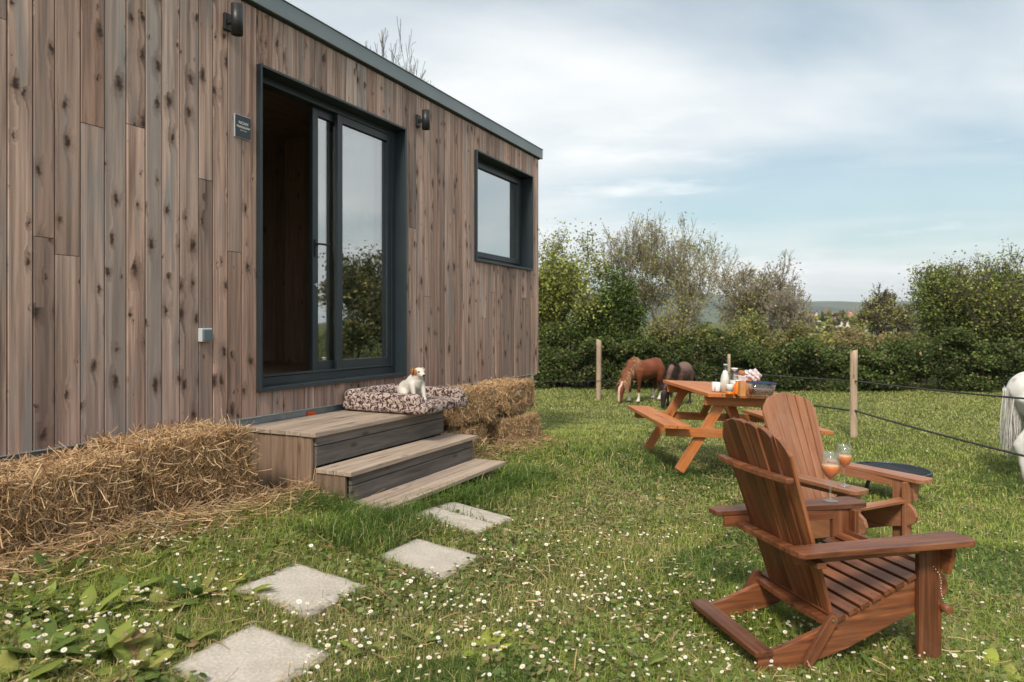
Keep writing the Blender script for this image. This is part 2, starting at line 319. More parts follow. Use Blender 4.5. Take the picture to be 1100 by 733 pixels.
    n2 = N(t, 'ShaderNodeTexNoise'); L(al.outputs[0], n2.inputs['Vector']); n2.inputs['Scale'].default_value = 1.3; n2.inputs['Detail'].default_value = 4
    g1 = N(t, 'ShaderNodeMapRange'); L(n2.outputs[0], g1.inputs[0]); g1.inputs[1].default_value = .52; g1.inputs[2].default_value = .72; g1.inputs[4].default_value = .9
    m1 = N(t, 'ShaderNodeMix', data_type='RGBA'); L(g1.outputs[0], m1.inputs[0]); L(cr.outputs[0], m1.inputs[6]); m1.inputs[7].default_value = (.22, .215, .212, 1)
    g2 = N(t, 'ShaderNodeMapRange'); L(n2.outputs[0], g2.inputs[0]); g2.inputs[1].default_value = .36; g2.inputs[2].default_value = .24; g2.inputs[4].default_value = .6
    m2 = N(t, 'ShaderNodeMix', data_type='RGBA'); L(g2.outputs[0], m2.inputs[0]); L(m1.outputs[2], m2.inputs[6]); m2.inputs[7].default_value = (.43, .24, .135, 1)
    # fine fibres
    mf = N(t, 'ShaderNodeMapping'); L(g.outputs['Vector'], mf.inputs[0]); mf.inputs['Scale'].default_value = (7, 260, 0)
    nf = N(t, 'ShaderNodeTexNoise'); L(mf.outputs[0], nf.inputs['Vector']); nf.inputs['Scale'].default_value = 1; nf.inputs['Detail'].default_value = 3
    # board to board value
    wh = N(t, 'ShaderNodeTexWhiteNoise', noise_dimensions='1D'); L(r.outputs['Fac'], wh.inputs['W'])
    vr = N(t, 'ShaderNodeMapRange'); L(wh.outputs['Value'], vr.inputs[0]); vr.inputs[3].default_value = .70; vr.inputs[4].default_value = 1.42
    vf = N(t, 'ShaderNodeMapRange'); L(nf.outputs[0], vf.inputs[0]); vf.inputs[3].default_value = .84; vf.inputs[4].default_value = 1.16
    vm = N(t, 'ShaderNodeMath', operation='MULTIPLY'); L(vr.outputs[0], vm.inputs[0]); L(vf.outputs[0], vm.inputs[1])
    wc = N(t, 'ShaderNodeSeparateColor'); L(wh.outputs['Color'], wc.inputs[0])
    rd = N(t, 'ShaderNodeMapRange'); L(wc.outputs[1], rd.inputs[0]); rd.inputs[1].default_value = .4; rd.inputs[2].default_value = 1; rd.inputs[4].default_value = .55
    mr_ = N(t, 'ShaderNodeMix', data_type='RGBA', blend_type='MULTIPLY'); L(rd.outputs[0], mr_.inputs[0]); L(m2.outputs[2], mr_.inputs[6]); mr_.inputs[7].default_value = (1.0, .80, .70, 1)
    gy = N(t, 'ShaderNodeMapRange'); L(wc.outputs[2], gy.inputs[0]); gy.inputs[1].default_value = .72; gy.inputs[2].default_value = 1; gy.inputs[4].default_value = .5
    mg_ = N(t, 'ShaderNodeMix', data_type='RGBA'); L(gy.outputs[0], mg_.inputs[0]); L(mr_.outputs[2], mg_.inputs[6]); mg_.inputs[7].default_value = (.30, .29, .285, 1)
    hs = N(t, 'ShaderNodeHueSaturation'); L(mg_.outputs[2], hs.inputs['Color']); L(vm.outputs[0], hs.inputs['Value'])
    # shade of the lower wall put into the board colour, darker towards the foot
    tcx = N(t, 'ShaderNodeTexCoord'); sx = N(t, 'ShaderNodeSeparateXYZ'); L(tcx.outputs['Object'], sx.inputs[0])
    st = N(t, 'ShaderNodeMapRange'); L(sx.outputs[2], st.inputs[0]); st.inputs[1].default_value = 0; st.inputs[2].default_value = 1.5; st.inputs[3].default_value = .55; st.inputs[4].default_value = 0
    ms = N(t, 'ShaderNodeMix', data_type='RGBA'); L(st.outputs[0], ms.inputs[0]); L(hs.outputs[0], ms.inputs[6]); hs2 = N(t, 'ShaderNodeHueSaturation'); L(hs.outputs[0], hs2.inputs['Color']); hs2.inputs['Value'].default_value = .62; L(hs2.outputs[0], ms.inputs[7])
    mh = N(t, 'ShaderNodeMix', data_type='RGBA'); hf = N(t, 'ShaderNodeMath', operation='POWER'); L(halo.outputs[0], hf.inputs[0]); hf.inputs[1].default_value = 2.2
    hg = N(t, 'ShaderNodeMath', operation='MULTIPLY'); L(hf.outputs[0], hg.inputs[0]); hg.inputs[1].default_value = .75
    L(hg.outputs[0], mh.inputs[0]); L(ms.outputs[2], mh.inputs[6]); mh.inputs[7].default_value = (.15, .088, .062, 1)
    mkx = N(t, 'ShaderNodeMix', data_type='RGBA'); kk = N(t, 'ShaderNodeMath', operation='MULTIPLY'); L(kn.outputs[0], kk.inputs[0]); kk.inputs[1].default_value = .9; L(kk.outputs[0], mkx.inputs[0]); L(mh.outputs[2], mkx.inputs[6]); mkx.inputs[7].default_value = (.035, .022, .018, 1)
    L(mkx.outputs[2], b.inputs['Base Color'])
    bp = N(t, 'ShaderNodeBump'); bp.inputs['Strength'].default_value = .35; bp.inputs['Distance'].default_value = .002; L(nf.outputs[0], bp.inputs['Height']); L(bp.outputs[0], b.inputs['Normal'])
    return m
M = {}
M['clad'] = cladding()
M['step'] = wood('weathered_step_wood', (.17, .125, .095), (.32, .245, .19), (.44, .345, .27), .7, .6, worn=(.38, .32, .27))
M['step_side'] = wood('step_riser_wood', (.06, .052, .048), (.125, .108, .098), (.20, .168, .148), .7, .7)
M['step_end'] = wood('step_box_wood', (.13, .08, .055), (.22, .145, .10), (.31, .21, .15), .7, .6, var=.5)
M['table'] = wood('orange_stained_wood', (.30, .085, .020), (.46, .150, .036), (.56, .21, .065), .5, .5, worn=(.42, .23, .13), var=.2)
M['chair'] = wood('brown_stained_wood', (.050, .016, .007), (.155, .050, .019), (.31, .115, .040), .5, .3, var=.7, worn=(.17, .085, .05))
M['chair2'] = wood('tan_stained_wood', (.17, .065, .030), (.29, .120, .058), (.38, .18, .095), .45, .3, var=.3, worn=(.31, .18, .12))
M['post'] = wood('fence_post_wood', (.24, .16, .11), (.37, .27, .19), (.5, .39, .29), .8, .6)
M['inner'] = wood('interior_board', (.36, .23, .15), (.52, .35, .24), (.62, .44, .32), .6, .6)
M['frame'] = noisy('anthracite_frame', (.017, .026, .032), (.024, .034, .040), 3, .38, bump=.0)
M['fascia'] = noisy('grey_roof_metal', (.16, .19, .20), (.20, .23, .24), 2, .42, .3, bump=0)
M['black'] = noisy('black_metal', (.012, .013, .014), (.02, .021, .022), 10, .45, bump=.05)
M['galv'] = noisy('galvanised_steel', (.22, .27, .30), (.34, .38, .41), 14, .45, .5, bump=.05)
M['dark'] = noisy('dark_underside', (.01, .01, .01), (.02, .02, .02), 4, .9, bump=0)
M['orange'] = mat('orange_reflector', (.75, .11, .01), .25)
M['glass'] = glassmat('window_glass', 5.2, (.90, .92, .90)); M['glass_b'] = glassmat('window_glass_coated', 11.0, (.8, .84, .84))
M['stemgl'] = stemware(); M['cleargl'] = glassmat('clear_glass', 1.85, (.965, .98, .975))
M['plastic_grey'] = noisy('grey_plastic', (.09, .12, .14), (.11, .14, .16), 5, .45, bump=0)
M['plastic_lt'] = noisy('light_plastic', (.42, .44, .46), (.5, .52, .54), 5, .5, bump=0)
M['sign'] = noisy('dark_sign_plate', (.012, .018, .026), (.018, .025, .034), 6, .35, bump=0)
M['letter'] = mat('pale_lettering', (.5, .52, .5), .5)
def dirty_edges(m):
    t = m.node_tree; b = t.nodes['Principled BSDF']; L = t.links.new; src = b.inputs['Base Color'].links[0].from_socket
    tc = N(t, 'ShaderNodeTexCoord'); v = N(t, 'ShaderNodeVectorMath', operation='SUBTRACT'); L(tc.outputs['Generated'], v.inputs[0]); v.inputs[1].default_value = (.5, .5, .5); a = N(t, 'ShaderNodeVectorMath', operation='ABSOLUTE'); L(v.outputs[0], a.inputs[0]); sp = N(t, 'ShaderNodeSeparateXYZ'); L(a.outputs[0], sp.inputs[0]); mx = N(t, 'ShaderNodeMath', operation='MAXIMUM'); L(sp.outputs[0], mx.inputs[0]); L(sp.outputs[1], mx.inputs[1])
    n = N(t, 'ShaderNodeTexNoise'); L(tc.outputs['Object'], n.inputs['Vector']); n.inputs['Scale'].default_value = 9; n.inputs['Detail'].default_value = 9; n.inputs['Roughness'].default_value = .7
    ma = N(t, 'ShaderNodeMath', operation='MULTIPLY_ADD'); L(n.outputs[0], ma.inputs[0]); ma.inputs[1].default_value = .34; L(mx.outputs[0], ma.inputs[2]); r = N(t, 'ShaderNodeMapRange'); L(ma.outputs[0], r.inputs[0]); r.inputs[1].default_value = .56; r.inputs[2].default_value = .72; r.inputs[4].default_value = .85
    mi = N(t, 'ShaderNodeMix', data_type='RGBA'); L(r.outputs[0], mi.inputs[0]); L(src, mi.inputs[6]); mi.inputs[7].default_value = (.15, .125, .075, 1)
    n2 = N(t, 'ShaderNodeTexNoise'); L(tc.outputs['Object'], n2.inputs['Vector']); n2.inputs['Scale'].default_value = 4; n2.inputs['Detail'].default_value = 6; r2 = N(t, 'ShaderNodeMapRange'); L(n2.outputs[0], r2.inputs[0]); r2.inputs[1].default_value = .5; r2.inputs[2].default_value = .75; r2.inputs[4].default_value = .35
    m2 = N(t, 'ShaderNodeMix', data_type='RGBA'); L(r2.outputs[0], m2.inputs[0]); L(mi.outputs[2], m2.inputs[6]); m2.inputs[7].default_value = (.26, .22, .16, 1); L(m2.outputs[2], b.inputs['Base Color'])
M['concrete'] = noisy('pale_concrete', (.38, .34, .29), (.54, .49, .43), 90, .88, bump=.35, detail=15, bdist=.0015)
dirty_edges(M['concrete'])
M['leaf'] = leafmat('leaf'); M['grass'] = leafmat('grass_blade', .35, .5, .25)
M['straw'] = leafmat('straw', .15, .6, .3)
M['petal'] = leafmat('petal', .35, .6, .2)
M['coat'] = leafmat('animal_coat', 0.0, .6, .25)
M['bark'] = noisy('bark', (.05, .04, .03), (.14, .115, .09), 12, .9, bump=.6, stretch=(1, 1, .3))
M['bark2'] = noisy('pale_bark', (.19, .16, .12), (.33, .29, .22), 12, .9, bump=.5, stretch=(1, 1, .3))
M['curtain'] = noisy('pale_green_curtain', (.66, .74, .64), (.74, .80, .72), 5, .9, bump=0)
M['curtain2'] = noisy('beige_curtain', (.6, .5, .38), (.68, .58, .46), 5, .9, bump=0)
M['chrome'] = mat('satin_steel', (.6, .6, .6), .25, 1)
M['wire'] = noisy('dark_rope', (.02, .02, .02), (.05, .045, .04), 60, .8, bump=0)

# ------------------------------------------------------------------ ground
def ground():
    def axis(lo, hi, fine, lo_f, hi_f):
        a = list(np.arange(lo_f, hi_f, fine)); st = fine
        x = lo_f
        while x > lo: st *= 1.16; x -= st; a.insert(0, x)
        st = fine; x = a[-1]
        while x < hi: st *= 1.16; x += st; a.append(x)
        return np.array(a)
    xs = axis(-900, 900, .14, -4, 9); ys = axis(-200, 1400, .14, .2, 12)
    X, Y = np.meshgrid(xs, ys); Z = gz(X, Y)
    V = np.stack([X, Y, Z], -1).reshape(-1, 3); nx = len(xs); ny = len(ys)
    i = np.arange(nx-1)[None, :]+nx*np.arange(ny-1)[:, None]
    Fq = np.stack([i, i+1, i+nx+1, i+nx], -1).reshape(-1, 4)
    m = mat('meadow_soil', (.06, .08, .02), .95, 0, .1); t = m.node_tree; b = t.nodes['Principled BSDF']; L = t.links.new
    tc = N(t, 'ShaderNodeTexCoord'); n = N(t, 'ShaderNodeTexNoise'); L(tc.outputs['Object'], n.inputs['Vector']); n.inputs['Scale'].default_value = .9; n.inputs['Detail'].default_value = 10; n.inputs['Roughness'].default_value = .65
    r = N(t, 'ShaderNodeValToRGB'); L(n.outputs[0], r.inputs[0]); e = r.color_ramp.elements
    e[0].position = .3; e[0].color = (.035, .060, .014, 1); e[1].position = .72; e[1].color = (.17, .155, .07, 1); k = e.new(.5); k.color = (.085, .105, .028, 1)
    n2 = N(t, 'ShaderNodeTexNoise'); L(tc.outputs['Object'], n2.inputs['Vector']); n2.inputs['Scale'].default_value = 35; n2.inputs['Detail'].default_value = 6
    hs = N(t, 'ShaderNodeHueSaturation'); L(r.outputs[0], hs.inputs['Color']); mr = N(t, 'ShaderNodeMapRange'); L(n2.outputs[0], mr.inputs[0]); mr.inputs[3].default_value = .4; mr.inputs[4].default_value = 1.6; L(mr.outputs[0], hs.inputs['Value'])
    L(hs.outputs[0], b.inputs['Base Color'])
    bp = N(t, 'ShaderNodeBump'); bp.inputs['Distance'].default_value = .03; L(n2.outputs[0], bp.inputs['Height']); L(bp.outputs[0], b.inputs['Normal'])
    tag(fast_mesh('ground', V, Fq, m, smooth=True), 'sunlit green meadow ground sloping gently from the cabin', None, None, 'structure')
ground()
def hills():
    xs = np.linspace(-1600, 2200, 160); ys = np.linspace(850, 2600, 30)
    X, Y = np.meshgrid(xs, ys)
    prof = 34+9*np.sin(X/310+.6)+6*np.sin(X/130)+2.5*np.sin(X/47)
    Z = 3+prof*np.sin(np.clip((Y-850)/1750, 0, 1)*math.pi)**.7*1.6+1.5*np.sin(X/33)*np.sin(Y/70)
    V = np.stack([X, Y, Z-1], -1).reshape(-1, 3); nx = len(xs)
    i = np.arange(nx-1)[None, :]+nx*np.arange(len(ys)-1)[:, None]
    Fq = np.stack([i, i+1, i+nx+1, i+nx], -1).reshape(-1, 4)
    m = noisy('wooded_hill', (.03, .045, .03), (.10, .12, .06), .012, .95, bump=0)
    tag(fast_mesh('hills', V, Fq, m, smooth=True), 'low wooded hills on the horizon', None, None, 'structure')
hills()

# ------------------------------------------------------------------ cabin
WB = EYE-.60            # wall bottom z
WT = EYE+2.16           # wall top z
S0, S1 = -3.4, 4.70
cabin = thing('timber_cabin', 'weathered timber cabin with vertical boards, grey roof edge and open sliding door', 'cabin', (WX, WY, WB), (0, 0, CAB_ROT))
# local axes: x along wall (away), y into the building, z up from wall bottom
H = WT-WB
DOOR = (.12, 1.76, EYE-.43-WB, EYE+1.72-WB)
WIN = (3.06, 4.47, EYE+.69-WB, EYE+1.835-WB)
def cabin_wall():
    mb = MB(); x = S0; rn = random.Random(11)
    while x < S1-.001:
        wdt = rn.choice([.100, .112, .120, .126, .13]); x1 = min(x+wdt, S1)
        if S1-x1 < .05: x1 = S1
        for e_ in (DOOR[0], DOOR[1], WIN[0], WIN[1]):
            if x+.002 < e_ < x1-.002: x1 = e_
        # vertical spans free of openings
        spans = [(0, H)]
        for (a, b, z0, z1) in (DOOR, WIN):
            if x1 > a+.001 and x < b-.001:
                ns = []
                for (p, q) in spans:
                    if z0 > p: ns.append((p, min(q, z0)))
                    if z1 < q: ns.append((max(p, z1), q))
                spans = ns
        # split boards that straddle an opening edge are trimmed by the frame flange
        for (p, q) in spans:
            if q-p < .01: continue
            cuts = [p]; 
            if q-p > 1.2 and rn.random() < .22:
                cuts.append(p+rn.uniform(.3, .8)*(q-p))
            cuts.append(q)
            for c0, c1 in zip(cuts[:-1], cuts[1:]):
                dep = rn.uniform(-.0015, .0015)
                a0 = x+.0018; a1 = x1-.0018; z0 = c0+(.0015 if c0 > p else 0); z1 = c1-(.0015 if c1 < q else 0)
                vs = []; gs = []
                bev = .004
                # front face with small chamfers
                prof = [(a0, .022), (a0, dep+bev), (a0+bev, dep), (a1-bev, dep), (a1, dep+bev), (a1, .022)]
                for z in (z0, z1):
                    for (xx, yy) in prof: vs.append((xx, yy, z)); gs.append((z, xx, yy))
                fs = [(i, i+1, i+7, i+6) for i in range(5)]+[(5, 4, 3, 2, 1, 0), (6, 7, 8, 9, 10, 11)]
                mb.add(vs, fs, gs, rn.random())
        x = x1
    o = mb.build('wall', M['clad'], cabin)
    # backing with openings
    bk = MB()
    def bkb(a, b, z0, z1):
        bk.box(((a+b)/2, .05, (z0+z1)/2), (b-a, .052, z1-z0))
    bkb(S0, DOOR[0], 0.002, H); bkb(DOOR[0], DOOR[1], .002, DOOR[2]); bkb(DOOR[0], DOOR[1], DOOR[3], H)
    bkb(DOOR[1], WIN[0], .002, H); bkb(WIN[0], WIN[1], .002, WIN[2]); bkb(WIN[0], WIN[1], WIN[3], H); bkb(WIN[1], S1-.03, .002, H)
    bk.build('wall_backing', M['dark'], cabin)
    # end wall (far end), boards
    e = MB(); y = .0; rn = random.Random(5)
    while y < 2.5:
        wdt = rn.choice([.11, .12, .13]); c = y+wdt/2
        e.box((S1-.012, c+.022, H/2), (.022, wdt-.004, H), rnd=rn.random()); y += wdt
    e.build('end_wall', M['clad'], cabin)
    e = MB(); y = .0
    while y < 2.5:
        wdt = rn.choice([.11, .12, .13]); e.box((S0+.012, y+.022+wdt/2, H/2), (.022, wdt-.004, H), rnd=rn.random()); y += wdt
    e.build('near_end_wall', M['clad'], cabin)
    b = MB(); b.box(((S0+S1)/2, 2.56, H/2), (S1-S0, .05, H)); b.build('rear_wall', M['clad'], cabin)
    r = MB(); r.box(((S0+S1)/2, 1.28, H+.03), (S1-S0+.02, 2.60, .055)); r.build('roof', M['fascia'], cabin)
    f = MB()
    f.box(((S0+S1)/2+.01, -.022, H+.012), (S1-S0+.09, .026, .115)); f.box((S1+.038, 1.28, H+.012), (.026, 2.57, .115)); f.box((S0-.03, 1.28, H+.012), (.02, 2.57, .115))
    f.box(((S0+S1)/2+.01, -.005, H+.0735), (S1-S0+.10, .075, .007))
    f.build('roof_fascia', M['fascia'], cabin, .003)
    g = MB(); g.box(((S0+S1)/2, -.002, H-.053), (S1-S0+.02, .014, .016)); g.build('shadow_gap_trim', M['dark'], cabin)
    # floor, ceiling, interior
    fl = MB(); fl.box(((S0+S1)/2, 1.3, DOOR[2]+.012), (S1-S0-.1, 2.42, .04)); fl.build('floor', M['inner'], cabin)
    ce = MB(); ce.box(((S0+S1)/2, 1.3, H-.1), (S1-S0-.1, 2.42, .04)); ce.build('ceiling', M['inner'], cabin)
    iw = MB(); rn = random.Random(9); x = S0+.06
    while x < S1-.06:
        iw.box((x+.07, 2.50, H/2), (.137, .02, H-.1), rnd=rn.random()); x += .14
    iw.build('interior_wall', M['inner'], cabin)
    for xx in (2.45, -1.5):
        iw = MB(); y = .09
        while y < 2.45: iw.box((xx, y+.07, H/2), (.03, .137, H-.1), rnd=rn.random()); y += .14
        iw.build('partition', M['inner'], cabin)
    # chassis
    ch = MB()
    ch.box(((S0+S1)/2, .06, -.055), (S1-S0-.12, .05, .11)); ch.box(((S0+S1)/2, .036, -.108), (S1-S0-.12, .10, .008)); ch.box(((S0+S1)/2, .036, -.004), (S1-S0-.12, .09, .007))
    ch.build('chassis_beam', M['galv'], cabin, .002)
    un = MB(); un.box(((S0+S1)/2, 1.32, -.02), (S1-S0-.1, 2.4, .03)); un.box(((S0+S1)/2, 2.4, -.055), (S1-S0-.12, .05, .11)); un.build('underside', M['dark'], cabin)
    for sx in (.2+.45, 4.35, -1.13):
        rf = MB(); rf.box((sx, .030, -.052), (.085, .010, .045)); rf.build('side_reflector', M['orange'], cabin, .002)
    # wheels on an axle hidden under the floor
    for ax in (1.2, 2.1):
        for yy in (.42, 2.2):
            wh = MB(); wh.lathe([(.02, -.09), (.17, -.09), (.28, -.085), (.31, -.05), (.31, .05), (.28, .085), (.17, .09), (.02, .09)], (0, 0, 0), 24)
            o = wh.build('wheel', M['dark'], cabin); o.rotation_euler = (R(90), 0, 0); o.location = (ax, yy, -.24)
cabin_wall()
def box_frame(mb, x0, x1, z0, z1, y0, y1, t, tb=None):
    """rectangular ring; y0..y1 depth"""
    tb = t if tb is None else tb; yc = (y0+y1)/2; d = y1-y0
    mb.box((x0+t/2, yc, (z0+z1)/2), (t, d, z1-z0)); mb.box((x1-t/2, yc, (z0+z1)/2), (t, d, z1-z0))
    mb.box(((x0+x1)/2, yc, z1-t/2), (x1-x0-2*t, d, t)); mb.box(((x0+x1)/2, yc, z0+tb/2), (x1-x0-2*t, d, tb))
def sliding_door():
    a, b, z0, z1 = DOOR
    d = MB(); d.box((0, 0, 0), (.001, .001, .001)) if False else None
    # reveal / flange
    box_frame(d, a-.012, b+.012, z0-.012, z1+.012, -.035, .17, .018, .03)
    o = d.build('door_surround', M['frame'], cabin, .002); tag(o, 'dark metal surround of the wide door opening')
    fr = MB(); box_frame(fr, a+.007, b-.007, z0+.019, z1-.007, .075, .168, .05, .055); fr.box(((a+b)/2, .072, z0+.085), (b-a-.12, .012, .012)); fr.box(((a+b)/2, .110, z0+.085), (b-a-.12, .012, .014))
    door = fr.build('sliding_door', M['frame'], cabin, .002)
    def sash(x0, x1, y, nm, handle):
        f = MB(); box_frame(f, x0, x1, z0+.075, z1-.058, y, y+.034, .06, .085); s = f.build(nm, M['frame'], door, .003)
        p = MB(); p.box(((x0+x1)/2, y+.017, (z0+z1)/2+.01), (x1-x0-.118, .006, z1-z0-.275)); p.build('glass_pane', M['glass'], s)
        if handle:
            h = MB(); hz = z0+1.02
            h.box((x0+.03, y-.006, hz), (.026, .010, .13)); h.tube([(x0+.03, y-.01, hz+.03), (x0+.03, y-.045, hz+.03), (x0+.03+.10, y-.05, hz+.03)], .008, 10)
            h.build('door_handle', M['black'], s)
            k = MB(); k.lathe([(.001, -.008), (.011, -.008), (.012, .0), (.001, .001)], (0, 0, 0), 16); k.box((0, 0, 0), (.014, .03, .016)); kk = k.build('lock_cylinder', M['chrome'], s); kk.rotation_euler = (R(90), 0, 0); kk.location = (x0+.03, y-.005, hz-.28)
    sash(a+.88, b-.058, .080, 'door_panel', False)
    xs = a+.65
    sash(xs, xs+.86, .124, 'door_panel', True)
sliding_door()
def window():
    a, b, z0, z1 = WIN
    d = MB(); box_frame(d, a-.012, b+.012, z0-.012, z1+.012, -.03, .20, .018, .02); win = d.build('window', M['frame'], cabin, .002)
    fr = MB(); box_frame(fr, a+.007, b-.007, z0+.009, z1-.007, .125, .19, .055, .06); fr.build('window_frame', M['frame'], win, .002)
    s = MB(); box_frame(s, a+.05, b-.10, z0+.06, z1-.055, .105, .160, .05, .06); s.build('sash', M['frame'], win, .003)
    p = MB(); p.box(((a+b)/2-.025, .135, (z0+z1)/2), (b-a-.25, .008, z1-z0-.22)); p.build('glass_pane', M['glass_b'], win)
window()
def wall_lamp(s, zc, hgt):
    l = MB(); r = .036; hh = hgt/2
    l.lathe([(.0, -hh+.02), (r-.006, -hh+.02), (r-.004, -hh), (r, -hh), (r, hh), (r-.004, hh), (r-.006, hh-.02), (0, hh-.02)], (0, 0, 0), 24)
    o = l.build('wall_lamp', M['black'], cabin); o.location = (s, -.095, zc)
    p = MB(); p.box((0, .082, 0), (.055, .022, .105)); p.box((0, .052, 0), (.022, .06, .03)); p.build('lamp_bracket', M['black'], o, .003)
s_, z_ = s_at(254, .09); wall_lamp(s_, EYE+(350-21.5)/F*z_-WB, .185)
s_, z_ = s_at(457, .09); wall_lamp(s_, EYE+(350-129)/F*z_-WB, .17)
def text_mesh(name, txt, size, material, parent, loc, rot, ext=.0008, align='CENTER', bold=0):
    c = bpy.data.curves.new(name, 'FONT'); c.body = txt; c.size = size; c.extrude = ext; c.align_x = align; c.align_y = 'CENTER'; c.offset = bold
    o = bpy.data.objects.new(name, c); COL.objects.link(o); bpy.context.view_layer.update()
    dg = bpy.context.evaluated_depsgraph_get(); me = bpy.data.meshes.new_from_object(o.evaluated_get(dg)); bpy.data.objects.remove(o)
    me.materials.clear(); q = link_mesh(name, me, material, parent); q.location = loc; q.rotation_euler = rot
    return q
def sign():
    s0, zc = s_at(253.8, .02); s1, _ = s_at(270.3, .02); z = EYE+(350-137.8)/F*4.42-WB; c = (s0+s1)/2; wd = s1-s0
    e = MB(); e.box((c, -.006, z), (wd+.006, .008, .146)); sg = e.build('name_sign', M['plastic_lt'], cabin)
    p = MB(); p.box((c, -.012, z), (wd-.004, .006, .137)); p.build('sign_plate', M['sign'], sg)
    for (txt, dz, sz, bo) in (('NOAH', .022, .026, .0006), ('BUNGALOW', -.004, .0185, .0008), ('tiny house', -.024, .013, 0)):
        text_mesh('lettering', txt, sz, M['letter'], sg, (c, -.0155, z+dz), (R(90), 0, 0), .0005, bold=bo)
sign()
def outlet():
    s, z = s_at(222, .03); zc = EYE+(350-360)/F*z-WB
    b = MB(); b.box((s, -.018, zc), (.078, .034, .082)); o = b.build('outdoor_socket', M['plastic_lt'], cabin, .004)
    c = MB(); c.box((s+.002, -.040, zc-.002), (.066, .012, .070)); c.box((s, -.012, zc+.046), (.02, .02, .012)); c.build('socket_cover', M['plastic_grey'], o, .004)
outlet()

def curtain(s0, s1, q, m, label, n=60, depth=.03, waves=5):
    t = thing('curtain', label, 'curtain', (*wxy(s0, q), WB+DOOR[2]+.04), (0, 0, CAB_ROT), 'curtains behind the glass door')
    hgt = 1.98; V = []; Fs = []; wdt = s1-s0
    for j in range(7):
        z = hgt*j/6
        for i in range(n+1):
            u = i/n; V.append((u*wdt, depth*math.sin(u*waves*2*math.pi+.3*math.sin(z*2)), z))
    for j in range(6):
        for i in range(n): k = j*(n+1)+i; Fs.append((k, k+1, k+n+2, k+n+1))
    me = bpy.data.meshes.new('cloth'); me.from_pydata(V, [], Fs); o = link_mesh('cloth', me, m, t, True)
    sd = o.modifiers.new('s', 'SOLIDIFY'); sd.thickness = .003
curtain(1.27, 1.47, -.26, M['curtain'], 'pale green curtain hanging behind the fixed glass door panel')
curtain(1.06, 1.20, -.30, M['curtain2'], 'narrow beige curtain left of the green one behind the glass', waves=3)
def sofa():
    x, y = wxy(.35, -1.9); t = thing('sofa', 'dark upholstered sofa in shade inside the open doorway', 'sofa', (x, y, WB+DOOR[2]+.035), (0, 0, CAB_ROT))
    b = MB(); b.box((.2, 0, .2), (1.6, .75, .36)); b.build('seat', M['black'], t, .04)
    b = MB(); b.box((.2, .40, .42), (1.6, .18, .75)); b.build('backrest', M['black'], t, .05)
    for sx in (-.66, 1.06):
        b = MB(); b.box((sx, 0, .32), (.14, .78, .56)); b.build('armrest', M['black'], t, .04)
sofa()

# ------------------------------------------------------------------ steps
def steps():
    S_L, S_R = .0, 1.53; x, y = wxy(0, 0); zb = EYE-1.16
    t = thing('wooden_steps', 'three tier weathered timber steps below the cabin door', 'steps', (x, y, zb), (0, 0, CAB_ROT))
    # local y = -q
    zt = [EYE-.655-zb, EYE-.868-zb, EYE-1.052-zb]
    def tread(q0, q1, z, nb, name='tread', xl=S_L, xr=S_R):
        m = MB(); wdt = (q1-q0)/nb
        for i in range(nb): m.box(((xl+xr)/2+random.uniform(-.004, .004), -(q0+wdt*(i+.5)), z-.014), (xr-xl, wdt-.005, .028))
        m.build(name, M['step'], t, .003)
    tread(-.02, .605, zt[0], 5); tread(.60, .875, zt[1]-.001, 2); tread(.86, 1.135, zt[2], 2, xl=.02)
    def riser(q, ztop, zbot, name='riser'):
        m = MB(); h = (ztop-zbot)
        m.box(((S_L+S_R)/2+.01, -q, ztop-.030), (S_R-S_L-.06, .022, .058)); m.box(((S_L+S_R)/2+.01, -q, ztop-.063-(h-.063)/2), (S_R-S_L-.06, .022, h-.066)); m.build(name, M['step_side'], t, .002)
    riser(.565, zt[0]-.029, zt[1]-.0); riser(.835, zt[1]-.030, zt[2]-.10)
    for (xx, nm) in ((.022, 'side_panel'), (S_R-.03, 'side_panel')):
        m = MB(); q = .0; rn = random.Random(3)
        while q < .54:
            m.box((xx, -(q+.056), (zt[0]-.03-.2)/2), (.022, .109, zt[0]-.03+.2), rnd=rn.random()); q += .112
        m.box((xx, -.70, (zt[1]-.031-.2)/2), (.022, .24, zt[1]-.031+.2), rnd=rn.random())
        m.build(nm, M['step_end'], t, .002)
    for q in (.10, .52): 
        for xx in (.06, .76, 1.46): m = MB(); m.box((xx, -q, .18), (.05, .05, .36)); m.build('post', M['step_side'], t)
steps()

